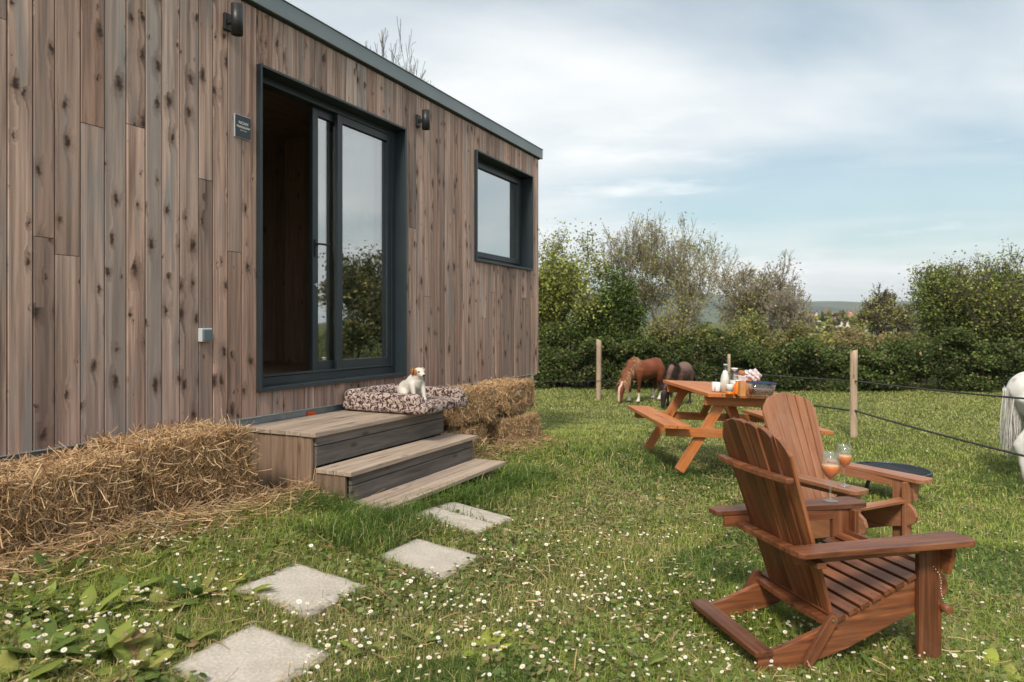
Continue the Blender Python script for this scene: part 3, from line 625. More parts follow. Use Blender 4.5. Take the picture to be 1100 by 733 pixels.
# ------------------------------------------------------------------ dog bed
def dog_bed():
    s0, s1, q0, q1 = .93, 1.585, .012, .775
    zb = EYE-.654; x, y = wxy((s0+s1)/2, (q0+q1)/2)
    t = thing('dog_bed', 'mottled brown and cream cushioned dog bed with raised back on top step', 'dog bed', (x, y, zb), (0, 0, CAB_ROT))
    m = mat('mottled_plush', (.4, .3, .28), .95, 0, .1); nt2 = m.node_tree; b = nt2.nodes['Principled BSDF']; L = nt2.links.new
    tc = N(nt2, 'ShaderNodeTexCoord'); n = N(nt2, 'ShaderNodeTexNoise'); L(tc.outputs['Object'], n.inputs['Vector']); n.inputs['Scale'].default_value = 46; n.inputs['Detail'].default_value = 2; n.inputs['Distortion'].default_value = 1.0
    r = N(nt2, 'ShaderNodeValToRGB'); L(n.outputs[0], r.inputs[0]); e = r.color_ramp.elements; e[0].position = .43; e[0].color = (.055, .034, .030, 1); e[1].position = .55; e[1].color = (.46, .37, .33, 1); k = e.new(.49); k.color = (.22, .15, .14, 1)
    L(r.outputs[0], b.inputs['Base Color']); bp = N(nt2, 'ShaderNodeBump'); bp.inputs['Strength'].default_value = .8; bp.inputs['Distance'].default_value = .012; L(n.outputs[0], bp.inputs['Height']); L(bp.outputs[0], b.inputs['Normal'])
    wx, wy = s1-s0, q1-q0
    def pillow(cx, cy, cz, sx, sy, sz, name):
        bm = bmesh.new(); bmesh.ops.create_cube(bm, size=1); bmesh.ops.subdivide_edges(bm, edges=bm.edges, cuts=9, use_grid_fill=True)
        for v in bm.verts:
            X, Y, Z = v.co*2
            r_ = min(sz*.42, .055); hx, hy, hz_ = sx/2-r_, sy/2-r_, sz/2-r_
            X = math.copysign(abs(X)**.75, X); Y = math.copysign(abs(Y)**.75, Y); Z = math.copysign(abs(Z)**.75, Z); q_ = Vector((X*sx/2, Y*sy/2, Z*sz/2)); cc = Vector((max(-hx, min(hx, q_.x)), max(-hy, min(hy, q_.y)), max(-hz_, min(hz_, q_.z)))); d_ = q_-cc
            if d_.length > 1e-6: d_ = d_.normalized()*r_
            wob = 1+.03*math.sin(X*5+Y*4+cx*9)+.02*math.sin(Y*8)
            co_ = cc+d_; v.co = Vector((cx+co_.x, cy+co_.y, cz+co_.z*wob))
        me = bpy.data.meshes.new(name); bm.to_mesh(me); bm.free(); return link_mesh(name, me, m, t, True)
    pillow(0, 0, .044, wx, wy, .088, 'cushion')
    pillow(0, wy/2-.06, .105, wx-.01, .12, .12, 'bolster')       # along the wall
    pillow(wx/2-.06, .0, .10, .12, wy-.04, .11, 'bolster')
    pillow(-wx/2+.055, .02, .095, .11, wy-.06, .11, 'bolster')
dog_bed()

# ------------------------------------------------------------------ animals (lofted, voxel-remeshed into one body)
def loft(secs, seg=16, lat=(0, 1, 0)):
    """secs: (x,y,z, r_lateral, r_other)"""
    pts = [Vector(s[:3]) for s in secs]; n = len(pts); vs = []; fs = []; lat = Vector(lat)
    for i, s in enumerate(secs):
        t = (pts[min(i+1, n-1)]-pts[max(i-1, 0)]).normalized(); u = (lat-t*lat.dot(t)).normalized(); v = t.cross(u)
        for k in range(seg):
            a = 2*math.pi*k/seg; vs.append(pts[i]+u*math.cos(a)*s[3]+v*math.sin(a)*s[4])
    for i in range(n-1):
        for k in range(seg): fs.append((i*seg+k, i*seg+(k+1) % seg, (i+1)*seg+(k+1) % seg, (i+1)*seg+k))
    fs.append(tuple(range(seg-1, -1, -1))); fs.append(tuple((n-1)*seg+k for k in range(seg)))
    return vs, fs
def ball(c, r, seg=16):
    bm = bmesh.new(); bmesh.ops.create_uvsphere(bm, u_segments=seg, v_segments=seg//2+2, radius=1)
    vs = [Vector((v.co.x*r[0]+c[0], v.co.y*r[1]+c[1], v.co.z*r[2]+c[2])) for v in bm.verts]; fs = [tuple(v.index for v in f.verts) for f in bm.faces]; bm.free(); return vs, fs
def fuse(name, pieces, voxel, parent, colfn, smooth=6, material=None):
    V = []; Fs = []
    for vs, fs in pieces: b = len(V); V += vs; Fs += [tuple(i+b for i in f) for f in fs]
    me = bpy.data.meshes.new(name); me.from_pydata(V, [], Fs); me.update()
    bm = bmesh.new(); bm.from_mesh(me); bmesh.ops.recalc_face_normals(bm, faces=bm.faces); bm.to_mesh(me); bm.free()
    o = bpy.data.objects.new(name, me); COL.objects.link(o)
    r = o.modifiers.new('r', 'REMESH'); r.mode = 'VOXEL'; r.voxel_size = voxel
    s = o.modifiers.new('s', 'SMOOTH'); s.iterations = smooth; s.factor = .6
    bpy.context.view_layer.update(); dg = bpy.context.evaluated_depsgraph_get(); me2 = bpy.data.meshes.new_from_object(o.evaluated_get(dg)); bpy.data.objects.remove(o)
    n = len(me2.vertices); co = np.zeros(n*3, np.float32); me2.vertices.foreach_get('co', co); co = co.reshape(-1, 3)
    c = np.ones((n, 4), np.float32); c[:, :3] = colfn(co)
    for a in list(me2.attributes):
        if a.name == 'col': me2.attributes.remove(a)
    at = me2.attributes.new('col', 'FLOAT_COLOR', 'POINT'); at.data.foreach_set('color', c.ravel())
    me2.materials.clear()
    return link_mesh(name, me2, material or M['coat'], parent, True)
def bl(a, b, k): k = np.clip(k, 0, 1)[:, None]; return np.array(a)[None, :]*(1-k)+np.array(b)[None, :]*k if np.ndim(a) == 1 else a*(1-k)+np.array(b)[None, :]*k
def vnoise(co, sc, seed=0):
    x, y, z = (co*sc).T
    return (np.sin(x*1.3+y*2.1+seed)*np.sin(y*1.7-z*1.1+seed*2)+np.sin(z*2.3+x*.7+seed*3)*np.sin(x*2.9-y*.6))*.25+.5

def hair_strands(name, roots, dirs, length, width, cols, parent, material, seed=1, droop=1.0, segs=5):
    rn = np.random.default_rng(seed); n = len(roots); V = []; C = []
    P = roots.copy(); D = dirs/np.linalg.norm(dirs, axis=1)[:, None]; side = np.cross(D, rn.normal(size=(n, 3))); side /= np.linalg.norm(side, axis=1)[:, None]
    for k in range(segs+1):
        w_ = width*(1-k/segs*.8); V.append(P-side*w_); V.append(P+side*w_); C += [cols, cols]
        P = P+D*(length/segs)[:, None]; D = D+np.array([0, 0, -1.])*droop/segs+rn.normal(size=(n, 3))*.05; D /= np.linalg.norm(D, axis=1)[:, None]
    V = np.stack(V, 1).reshape(-1, 3); C = np.stack(C, 1).reshape(-1, 3); m = 2*(segs+1)
    b = (np.arange(n)*m)[:, None]; Fq = np.stack([np.concatenate([b+2*k, b+2*k+1, b+2*k+3, b+2*k+2], 1) for k in range(segs)], 1).reshape(-1, 4)
    return fast_mesh(name, V, Fq, material, parent, C)

def pony(loc, yaw, hgt, label, colfn, mane_col, graze=True, headyaw=0, group='ponies grazing in the paddock', mane_side=1, tail_col=None, fringe=True):
    t = thing('pony', label, 'pony', loc, (0, 0, yaw), group); k = hgt
    S = lambda *a: tuple(v*k for v in a)
    P = []
    # trunk, x forward; withers height = 1 (units of hgt)
    P.append(loft([S(-.60, 0, .74, .06, .08), S(-.55, 0, .76, .15, .17), S(-.44, 0, .755, .205, .225), S(-.25, 0, .735, .215, .235), S(0, 0, .70, .225, .235), S(.22, 0, .715, .205, .245), S(.38, 0, .74, .17, .225), S(.50, 0, .74, .10, .15)]))
    P.append(ball(S(-.42, .0, .80), S(.19, .19, .19))); P.append(ball(S(.27, 0, .86), S(.15, .09, .13)))
    for sy in (-1, 1):
        P.append(loft([S(.34, sy*.12, .74, .09, .16), S(.36, sy*.135, .60, .075, .10), S(.35, sy*.13, .48, .050, .062), S(.355, sy*.125, .35, .036, .040), S(.36, sy*.125, .30, .042, .044), S(.36, sy*.125, .22, .028, .031), S(.365, sy*.125, .10, .030, .033), S(.385, sy*.125, .055, .045, .050), S(.395, sy*.125, .005, .055, .066)]))
        dx = .06*sy
        P.append(loft([S(-.42, sy*.13, .78, .10, .19), S(-.38, sy*.14, .62, .095, .155), S(-.41+dx*.4, sy*.14, .48, .065, .085), S(-.50+dx, sy*.13, .365, .040, .050), S(-.525+dx, sy*.13, .33, .040, .050), S(-.50+dx, sy*.13, .22, .030, .034), S(-.475+dx, sy*.13, .10, .031, .035), S(-.45+dx, sy*.13, .055, .045, .050), S(-.44+dx, sy*.13, .005, .056, .066)]))
    if graze:
        hx = headyaw
        P.append(loft([S(.36, 0, .80, .13, .20), S(.48, hx*.1, .74, .10, .165), S(.64, hx*.3, .58, .078, .13), S(.76, hx*.6, .42, .07, .105), S(.80, hx*.8, .34, .06, .085)]))
        hd = [S(.79, hx*.75, .40, .05, .06), S(.84, hx*.85, .34, .075, .095), S(.865, hx*.95, .26, .07, .085), S(.885, hx*1.0, .16, .052, .062), S(.90, hx*1.03, .08, .048, .055), S(.905, hx*1.04, .035, .04, .042)]
        P.append(loft(hd)); poll = Vector(S(.80, hx*.75, .42))
        neck = [Vector(S(*p)) for p in ((.30, 0, .98), (.42, 0, .95), (.55, hx*.2, .80), (.68, hx*.4, .64), (.78, hx*.65, .49), (.83, hx*.8, .43))]
    else:
        P.append(loft([S(.36, 0, .82, .12, .20), S(.52, 0, .98, .09, .15), S(.66, 0, 1.12, .07, .12), S(.72, 0, 1.20, .06, .09)]))
        P.append(loft([S(.68, 0, 1.22, .06, .07), S(.76, 0, 1.18, .075, .10), S(.86, 0, 1.10, .06, .075), S(.95, 0, 1.02, .05, .055), S(1.0, 0, .98, .04, .04)])); poll = Vector(S(.70, 0, 1.27))
        neck = [Vector(S(*p)) for p in ((.30, 0, .99), (.42, 0, 1.05), (.54, 0, 1.15), (.64, 0, 1.25), (.72, 0, 1.30))]
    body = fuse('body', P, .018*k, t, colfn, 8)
    for sy in (-1, 1):
        base = poll+Vector(S(0, sy*.045, .0)); e = loft([(*base, .022*k, .012*k), (*(base+Vector(S(.0, sy*.012, .05))), .026*k, .012*k), (*(base+Vector(S(.0, sy*.02, .11))), .004*k, .004*k)], 10)
        mb = MB(); mb.add(e[0], e[1], smooth=True); o = mb.build('ear', M['coat'], t); n = len(o.data.vertices); a = o.data.attributes.new('col', 'FLOAT_COLOR', 'POINT'); a.data.foreach_set('color', np.tile([*mane_col, 1], n).astype(np.float32)*np.array(1, np.float32))
    # mane
    rn = np.random.default_rng(4); n = 1500; u = rn.random(n)*(len(neck)-1); i = np.minimum(u.astype(int), len(neck)-2); fr = (u-i)[:, None]; NK = np.array([list(v) for v in neck])
    roots = NK[i]*(1-fr)+NK[i+1]*fr+rn.normal(size=(n, 3))*.012*k
    side = np.where(rn.random(n) < .85, mane_side, -mane_side)
    dirs = np.stack([rn.normal(size=n)*.10+.05, side*(.70+.2*rn.random(n)), .05+.25*rn.random(n)], 1)
    hair_strands('mane', roots, dirs, (.20+.12*rn.random(n))*k, .006, np.array(mane_col)[None]*(.75+.5*rn.random(n))[:, None], t, M['coat'], 2, 4.5)
    # forelock
    # tail
    n = 800; roots = np.array([S(-.572, 0, .80)])+rn.normal(size=(n, 3))*.022*k; dirs = np.stack([-.06+rn.normal(size=n)*.05, rn.normal(size=n)*.06, -.9*np.ones(n)], 1)
    hair_strands('tail', roots, dirs, (.40+.18*rn.random(n))*k, .005, np.array(tail_col or mane_col)[None]*(.7+.5*rn.random(n))[:, None], t, M['coat'], 3, 2.0, 7)
    # eyes
    for sy in (-1, 1):
        mb = MB(); c = S(.855, headyaw*.9+sy*.070, .315) if graze else S(.79, sy*.068, 1.175)
        v, f = ball(c, S(.014, .010, .014), 10); mb.add(v, f, smooth=True); mb.build('eye', M['black'], t)
    return t

# chestnut pony
def chest(co):
    k = .93; c = np.tile([.17, .048, .020], (len(co), 1)); n = vnoise(co, 6); c = c*(.75+.5*n)[:, None]
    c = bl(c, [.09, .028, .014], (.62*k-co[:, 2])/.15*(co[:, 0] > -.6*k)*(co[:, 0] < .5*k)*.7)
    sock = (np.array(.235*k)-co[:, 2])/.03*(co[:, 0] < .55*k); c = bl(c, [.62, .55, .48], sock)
    hoof = (.045*k-co[:, 2])/.01*(co[:, 0] < .6*k); c = bl(c, [.10, .08, .06], hoof)
    head = (co[:, 0] > .70*k)&(co[:, 2] < .5*k); face = head*np.clip((.030*k-abs(co[:, 1]-0.02*k))/.01, 0, 1)*(co[:, 0] > .80*k)*1.0; c = bl(c, [.62, .45, .36], face*1.)
    return c
Dx, Dy, Dz = ground_at(690.5, 433)
def place(px, py): x, y, z = ground_at(px, py); return x, y, z
x, y, z = place(692, 432)
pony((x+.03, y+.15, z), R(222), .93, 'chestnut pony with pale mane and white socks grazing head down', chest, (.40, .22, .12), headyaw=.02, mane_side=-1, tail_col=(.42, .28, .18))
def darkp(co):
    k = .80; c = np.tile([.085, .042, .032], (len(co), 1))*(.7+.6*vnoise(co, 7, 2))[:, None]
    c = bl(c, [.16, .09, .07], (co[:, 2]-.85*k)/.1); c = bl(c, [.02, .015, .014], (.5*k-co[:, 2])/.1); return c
x, y, z = place(727, 438)
pony((x+.12, y+.35, z), R(238), .87, 'dark brown pony grazing behind the end of the picnic table', darkp, (.03, .018, .015), headyaw=-.05, mane_side=1)
def whitep(co):
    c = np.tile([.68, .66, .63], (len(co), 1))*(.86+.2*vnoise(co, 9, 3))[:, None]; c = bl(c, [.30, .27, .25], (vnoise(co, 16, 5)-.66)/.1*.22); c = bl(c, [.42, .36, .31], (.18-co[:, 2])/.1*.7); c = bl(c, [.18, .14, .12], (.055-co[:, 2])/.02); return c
x, y, z = place(1091, 515)
pony((x+.70, y-.10, z), R(-12), 1.25, 'white pony seen from behind at the right edge beyond the rope', whitep, (.62, .60, .56), graze=True, mane_side=-1)

def dog():
    s, q = 1.125, .56; x, y = wxy(s, q); zb = EYE-.654+.084
    t = thing('dog', 'small white terrier with orange patch over its eye sitting on dog bed', 'dog', (x, y, zb), (0, 0, R(-50))); t.scale = (1.12, 1.12, .97)
    P = []
    P.append(loft([(-.125, 0, .035, .045, .040), (-.115, 0, .060, .068, .062), (-.080, 0, .088, .074, .076), (-.035, 0, .122, .064, .072), (.005, 0, .152, .056, .066), (.028, 0, .185, .042, .050)]))
    P.append(loft([(.0, 0, .15, .050, .055), (.028, 0, .185, .042, .045), (.045, 0, .215, .036, .040)]))
    P.append(ball((.052, 0, .226), (.044, .040, .038), 18)); P.append(loft([(.066, 0, .222, .027, .027), (.094, 0, .208, .020, .020), (.112, 0, .200, .015, .014)], 12))
    for sy in (-1, 1):
        P.append(loft([(.020, sy*.036, .14, .024, .036), (.040, sy*.040, .095, .017, .022), (.052, sy*.040, .05, .013, .015), (.058, sy*.040, .015, .013, .014), (.074, sy*.040, .009, .016, .011)], 12))
        P.append(loft([(-.09, sy*.045, .075, .034, .052), (-.045, sy*.062, .058, .028, .042), (-.010, sy*.066, .028, .020, .022), (-.035, sy*.064, .012, .016, .012), (.015, sy*.064, .010, .016, .011)], 12))
    P.append(loft([(-.13, 0, .035, .016, .016), (-.17, .012, .020, .012, .012), (-.21, .03, .020, .006, .006)], 10))
    def cf(co):
        c = np.tile([.62, .58, .53], (len(co), 1))*(.9+.15*vnoise(co, 30))[:, None]
        d = np.sqrt(((co-np.array([.056, -.036, .226]))/np.array([.034, .024, .034]))**2 @ np.ones(3)); c = bl(c, [.34, .135, .045], (.9-d)/.25)
        d = np.sqrt(((co-np.array([.050, .036, .240]))/np.array([.022, .02, .022]))**2 @ np.ones(3)); c = bl(c, [.36, .15, .06], (1.0-d)/.2)
        d = np.linalg.norm(co-np.array([-.05, -.03, .175]), axis=1); c = bl(c, [.05, .035, .03], (.032-d)/.008)
        d = np.linalg.norm(co-np.array([.116, 0, .203]), axis=1); c = bl(c, [.01, .01, .01], (.013-d)/.003); return c
    fuse('body', P, .0055, t, cf, 3)
    for sy in (-1, 1):
        e = loft([(.028, sy*.034, .256, .007, .016), (.034, sy*.046, .246, .006, .020), (.042, sy*.050, .222, .005, .013), (.046, sy*.049, .208, .002, .003)], 10)
        mb = MB(); mb.add(e[0], e[1], smooth=True); o = mb.build('ear', M['coat'], t); a = o.data.attributes.new('col', 'FLOAT_COLOR', 'POINT'); a.data.foreach_set('color', np.tile([.30, .12, .045, 1] if sy < 0 else [.4, .24, .16, 1], len(o.data.vertices)).astype(np.float32))
        mb = MB(); v, f = ball((.086, sy*.022, .232), (.0065, .0065, .0065), 10); mb.add(v, f, smooth=True); mb.build('eye', M['black'], t)
    mb = MB(); v, f = ball((.117, 0, .205), (.009, .010, .008), 12); mb.add(v, f, smooth=True); mb.build('nose', M['black'], t)
dog()

# ------------------------------------------------------------------ straw bales
def strips(P0, D, length, width, cols, name, parent, material, bend=.3, segs=2, seed=0):
    """flat thin strips; P0 (n,3), D (n,3)"""
    rn = np.random.default_rng(seed); n = len(P0); D = D/np.linalg.norm(D, axis=1)[:, None]
    side = np.cross(D, rn.normal(size=(n, 3))); side /= np.linalg.norm(side, axis=1)[:, None]; bd = rn.normal(size=(n, 3))*bend
    V = []; P = P0.copy(); m = 2*(segs+1)
    for k in range(segs+1):
        V += [P-side*width[:, None]/2, P+side*width[:, None]/2]; P = P+D*(length/segs)[:, None]; D = D+bd/segs; D /= np.linalg.norm(D, axis=1)[:, None]
    V = np.stack(V, 1).reshape(-1, 3); C = np.repeat(cols, m, axis=0); b = (np.arange(n)*m)[:, None]
    Fq = np.stack([np.concatenate([b+2*k, b+2*k+1, b+2*k+3, b+2*k+2], 1) for k in range(segs)], 1).reshape(-1, 4)
    return V, Fq, C
STRAW = np.array([[.60, .39, .20], [.47, .29, .145], [.70, .51, .31], [.30, .175, .09], [.65, .45, .26]])
M['straw_core'] = noisy('straw_core', (.10, .055, .025), (.30, .18, .085), 30, .95, bump=.8, detail=8, stretch=(1, 1, 2.5), bdist=.02)
def bale(s, q, zbot, L, Wd, Hh, yaw, label, group, seed, nst=9000, slump=0.0, wild=1.0):
    rn = np.random.default_rng(seed); x, y = wxy(s, q)
    t = thing('straw_bale', label, 'straw bale', (x, y, zbot), (0, 0, CAB_ROT+R(yaw)), group)
    bm = bmesh.new(); bmesh.ops.create_cube(bm, size=1); bmesh.ops.subdivide_edges(bm, edges=bm.edges, cuts=14, use_grid_fill=True)
    h = np.array([L/2-.015, Wd/2-.015, Hh/2-.012])
    def shape(X, Y, Z):
        p = 9.; k = (abs(X)**p+abs(Y)**p+abs(Z)**p)**(1/p); k = max(k, 1e-6); X, Y, Z = X/k, Y/k, Z/k
        w1 = 1+.035*math.sin(X*5+seed)*math.sin(Y*4+Z*3+seed*2)+.025*math.sin(X*11+seed*3+Z*5)
        tie = 1-.045*(math.exp(-((X-.38)/.04)**2)+math.exp(-((X+.38)/.04)**2))
        return X*h[0]*(1+.02*math.sin(Z*6+seed)), Y*h[1]*w1*tie, (Z*h[2]*w1*tie)*(1-slump*.25*(Z > 0)*(1+math.sin(X*3+seed)))
    for v in bm.verts:
        c = v.co*2; v.co = Vector(shape(*c))+Vector((0, 0, Hh/2))
    me = bpy.data.meshes.new('compressed_straw'); bm.to_mesh(me); bm.free(); link_mesh('compressed_straw', me, M['straw_core'], t, True)
    # strands: faces -y (front), +z (top), +-x (ends)
    fa = rn.random(nst); U = rn.uniform(-1, 1, nst); Vv = rn.uniform(-1, 1, nst)
    P = np.zeros((nst, 3)); Nn = np.zeros((nst, 3)); D = np.zeros((nst, 3))
    for i in range(nst):
        f = fa[i]
        if f < .52: P[i] = shape(U[i], -1, Vv[i]); Nn[i] = (0, -1, 0); D[i] = (rn.normal()*.55, 0, rn.normal()*.9)
        elif f < .78: P[i] = shape(U[i], Vv[i], 1); Nn[i] = (0, 0, 1); D[i] = (rn.normal()*.8, rn.normal()*.7, 0)
        elif f < .95: P[i] = shape(1 if U[i] > 0 else -1, (U[i] % 1)*2-1, Vv[i]); Nn[i] = (1 if U[i] > 0 else -1, 0, 0); D[i] = (0, rn.normal(), rn.normal())
        else: P[i] = shape(U[i], 1, Vv[i]); Nn[i] = (0, 1, 0); D[i] = (rn.normal(), 0, rn.normal())
    P[:, 2] += Hh/2
    out_ = np.abs(rn.normal(size=nst))*.22*wild; flick = rn.random(nst) < .12*wild; out_[flick] += rn.random(flick.sum())*.9*wild
    D = D+Nn*out_[:, None]
    D[:, 2] -= .15
    ln = (rn.uniform(.04, .13, nst)+.12*(rn.random(nst) < .15))*(.45+.55*wild); P = P-D/np.linalg.norm(D, axis=1)[:, None]*ln[:, None]*.4+Nn*.006
    P[:, 2] = np.maximum(P[:, 2], .0)
    col = STRAW[rn.integers(0, 5, nst)]*rn.uniform(.6, 1.2, nst)[:, None]
    V, Fq, C = strips(P, D, ln, rn.uniform(.0022, .0048, nst), col, '', None, None, .55, 3, seed)
    fast_mesh('straw', V, Fq, M['straw'], t, C)
    tw = MB()
    for xx in (-.38, .38):
        pts = []
        for a in range(41):
            an = 2*math.pi*a/40; c, s_ = math.cos(an), math.sin(an); k = max(abs(c), abs(s_)); X, Y, Z = shape(xx, c/k, s_/k); pts.append((X, Y*1.01, Z*1.01+Hh/2))
        tw.tube(pts, .0025, 5)
    tw.build('twine', M['orange_twine'], t)
M['orange_twine'] = mat('faded_twine', (.35, .25, .16), .8)
def gzw(s, q): return float(gz(*wxy(s, q)))
zt_ = EYE-.585
bl_ = [(-2.45, .26, .94, 'straw bale at the cabin foot, farthest left and nearly out of view'), (-1.52, .27, .92, 'slumped straw bale against the cabin at the left edge of the photo'), (-.68, .24, .74, 'straw bale tucked directly against the left side of the wooden steps')]
for i, (s, q, L, lb) in enumerate(bl_):
    zb = gzw(s, .3)-.02; bale(s, q-.02, zb, L, .46, zt_-zb+(.01 if i == 2 else -.035), (1, 2, -2)[i], lb, 'straw bales along the cabin foot', 20+i, 14000 if i else 5000, .1, .68)
g_ = gzw(2.8, .4)-.02; h_ = (zt_+.012-g_)/2
for i, (s, q, z, yaw, lb) in enumerate([(2.10, .25, g_, 4, 'lower straw bale of the right stack, closest to the steps'), (3.10, .30, g_, -5, 'lower straw bale of the right stack at the far cabin corner'), (2.24, .27, g_+h_, -3, 'upper straw bale of the right stack, beside the dog bed'), (3.24, .25, g_+h_, 6, 'upper straw bale of the right stack at the far cabin corner')]):
    bale(s, q, z+(.0 if i < 2 else .012), .86, .45-.05*(i // 2)+.03*(i % 2), h_-.022, yaw, lb, 'straw bales along the cabin foot', 40+i, 9000, 0, .35)
def loose_straw():
    rn = np.random.default_rng(5); n = 9000
    s = rn.uniform(-2.6, .15, n); q = .48+np.abs(rn.normal(size=n))*.16; m = rn.random(n) < .25; s[m] = rn.uniform(1.6, 3.7, m.sum())
    x = WX+s*DX+q*PX; y = WY+s*DY+q*PY; z = gz(x, y)+rn.random(n)*np.maximum(.10-.25*(q-.48), .02)
    D = np.stack([rn.normal(size=n), rn.normal(size=n), rn.normal(size=n)*.25], 1); col = STRAW[rn.integers(0, 5, n)]*rn.uniform(.55, 1.05, n)[:, None]
    n2 = 900; xs = rn.uniform(-1.5, 1.2, n2); ys = rn.uniform(2.2, 6, n2)
    V, Fq, C = strips(np.stack([x, y, z], 1), D, rn.uniform(.05, .16, n), rn.uniform(.0022, .0045, n), col, '', None, None, .4, 2, 3)
    tag(fast_mesh('loose_straw', V, Fq, M['straw'], None, C), 'loose straw fallen on the grass below the bales', 'straw', None, 'stuff')
loose_straw()

# ------------------------------------------------------------------ paving slabs
SLABS = []
M['concrete2'] = M['concrete']
def slab(px, py, sx, sy, yaw, label, seed):
    x, y, z = ground_at(px, py); rn = random.Random(seed)
    bm = bmesh.new(); bmesh.ops.create_grid(bm, x_segments=18, y_segments=18, size=.5)
    for v in bm.verts:
        X, Y = v.co.x, v.co.y; e = max(abs(X), abs(Y))*2
        v.co = Vector((X*sx, Y*sy, .002*math.sin(X*17+seed)*math.sin(Y*13)-(.006 if e > .97 else 0)))
        if e > .97: v.co.x += .005*math.sin(Y*31+seed); v.co.y += .005*math.sin(X*29+seed)
    r = bmesh.ops.extrude_face_region(bm, geom=bm.faces[:]); 
    for v in [g for g in r['geom'] if isinstance(g, bmesh.types.BMVert)]: v.co.z -= .045
    bmesh.ops.recalc_face_normals(bm, faces=bm.faces)
    me = bpy.data.meshes.new('paving_slab'); bm.to_mesh(me); bm.free(); o = link_mesh('paving_slab', me, M['concrete'])
    o.location = (x, y, z+.016); 
    e = .2; gx = (float(gz(x+e, y))-float(gz(x-e, y)))/(2*e); gy = (float(gz(x, y+e))-float(gz(x, y-e)))/(2*e)
    nrm = Vector((-gx, -gy, 1)).normalized(); zr = Matrix.Rotation(CAB_ROT+R(yaw), 4, 'Z'); o.rotation_euler = (nrm.to_track_quat('Z', 'Y').to_matrix().to_4x4() @ zr if False else (Vector((0, 0, 1)).rotation_difference(nrm).to_matrix().to_4x4() @ zr)).to_euler()
    tag(o, label, 'paving slab', 'stepping stones leading to the steps'); SLABS.append((x, y, .006 if sx < .3 else .022, CAB_ROT+R(yaw), sx, sy))
slab(270, 714, .38, .36, 3, 'large pale stepping slab cut by the bottom edge of the photo', 1)
slab(325, 634, .40, .38, 5, 'pale square stepping slab, second from the bottom edge, daisies around it', 2)
slab(460, 601, .41, .40, 2, 'clean pale slab standing alone in mid path, third from the bottom edge', 3)
gx_, gy_, _ = ground_at(499, 556)
def topx(x, y, z): return CX+F*x/y, HY-(z-EYE)/y*F
for o_, lb, sd in ((-.119, 'pale paver of the joined pair, the half nearer the camera', 4), (.119, 'pale paver of the joined pair, the half nearer the steps', 5)):
    xx_, yy_ = gx_+DX*o_, gy_+DY*o_; a_, b_ = topx(xx_, yy_, float(gz(xx_, yy_))); slab(a_, b_, .235, .455, 0, lb, sd)

# ------------------------------------------------------------------ picnic table
def picnic_table():
    nx, ny, ex = 2.14, 6.2, 7.62; zt = EYE-.632
    t = thing('picnic_table', 'orange stained A-frame picnic table with attached benches on the lawn', 'picnic table', (nx, ny, zt-.72), (0, R(2.6), R(-3.5+90)))
    t.rotation_euler = (Matrix.Rotation(R(2.6), 3, 'Y') @ Matrix.Rotation(R(93), 3, 'Z')).to_euler()
    # local x = long direction (away), y = left, z up; origin under near end centre
    Lg = 1.50; m = MB()
    for i in range(6): m.box((Lg/2+random.uniform(-.004, .004), -.40+(i+.5)*.8/6, .705), (Lg, .8/6-.006, .034))
    m.build('tabletop', M['table'], t, .004)
    for sy in (-1, 1):
        m = MB()
        for k in (0, 1): m.box((Lg/2, sy*(.60+k*.128), .405), (Lg, .122, .034))
        m.build('bench_seat', M['table'], t, .004)
    for xx in (.17, Lg-.17):
        sgn = 1 if xx < Lg/2 else -1
        for sy in (-1, 1):
            m = MB(); m.beam((xx, sy*.60, -.01), (xx, sy*.20, .69), .036, .095, up=(1, 0, 0)) if False else m.beam((xx, sy*.58, -.02), (xx, sy*.17, .688), .092, .036, up=(1, 0, 0)); m.build('leg', M['table'], t, .003)
        m = MB(); m.box((xx+.037*sgn*-1, 0, .345), (.036, 1.46, .085)); m.build('bench_crossbeam', M['table'], t, .003)
        m = MB(); m.box((xx-.037*sgn, 0, .643), (.036, .76, .085)); m.build('top_crossbeam', M['table'], t, .003)
        m = MB(); m.beam((xx+.03*sgn, 0, .36), (xx+.40*sgn, 0, .67), .07, .034, up=(0, 0, 1)); m.build('brace', M['table'], t, .003)
    return t
TBL = picnic_table()
bpy.context.view_layer.update()
TM = TBL.matrix_world.copy()
def on_table(px, py):
    """pixel -> point on the tabletop plane"""
    n = (TM.to_3x3() @ Vector((0, 0, 1))); p0 = TM @ Vector((0, 0, .7225)); u, v = ray(px, py); d = Vector((u, 1, v)); c = Vector((0, 0, EYE))
    k = (p0-c).dot(n)/d.dot(n); return c+d*k
M['ceramic'] = mat('white_ceramic', (.75, .74, .71), .25); M['milk'] = mat('milk', (.75, .73, .68), .4); M['juice'] = mat('orange_juice', (.95, .20, .004), .3); M['card'] = noisy('orange_brown_card', (.50, .20, .06), (.58, .27, .10), 20, .7, bump=0)
M['plastic'] = glassmat('clear_plastic', 1.9, (.95, .96, .97)); M['blueblk'] = mat('dark_blue_rim', (.03, .05, .12), .4); M['bread'] = noisy('bread_crust', (.30, .10, .04), (.5, .22, .09), 25, .7, bump=.3); M['cloth_pink'] = noisy('pale_cloth', (.5, .38, .42), (.66, .62, .64), 30, .9, bump=.3); M['granola'] = noisy('granola', (.16, .07, .045), (.32, .17, .10), 60, .9, bump=.6)
M['clothw'] = noisy('white_cloth', (.55, .6, .66), (.7, .7, .7), 30, .9, bump=.3)
def item(name, label, cat, px, py, rot=0):
    p = on_table(px, py); return thing(name, label, cat, p+Vector((0, 0, .002)), (0, R(2.6), R(rot)), 'breakfast things on the picnic table')
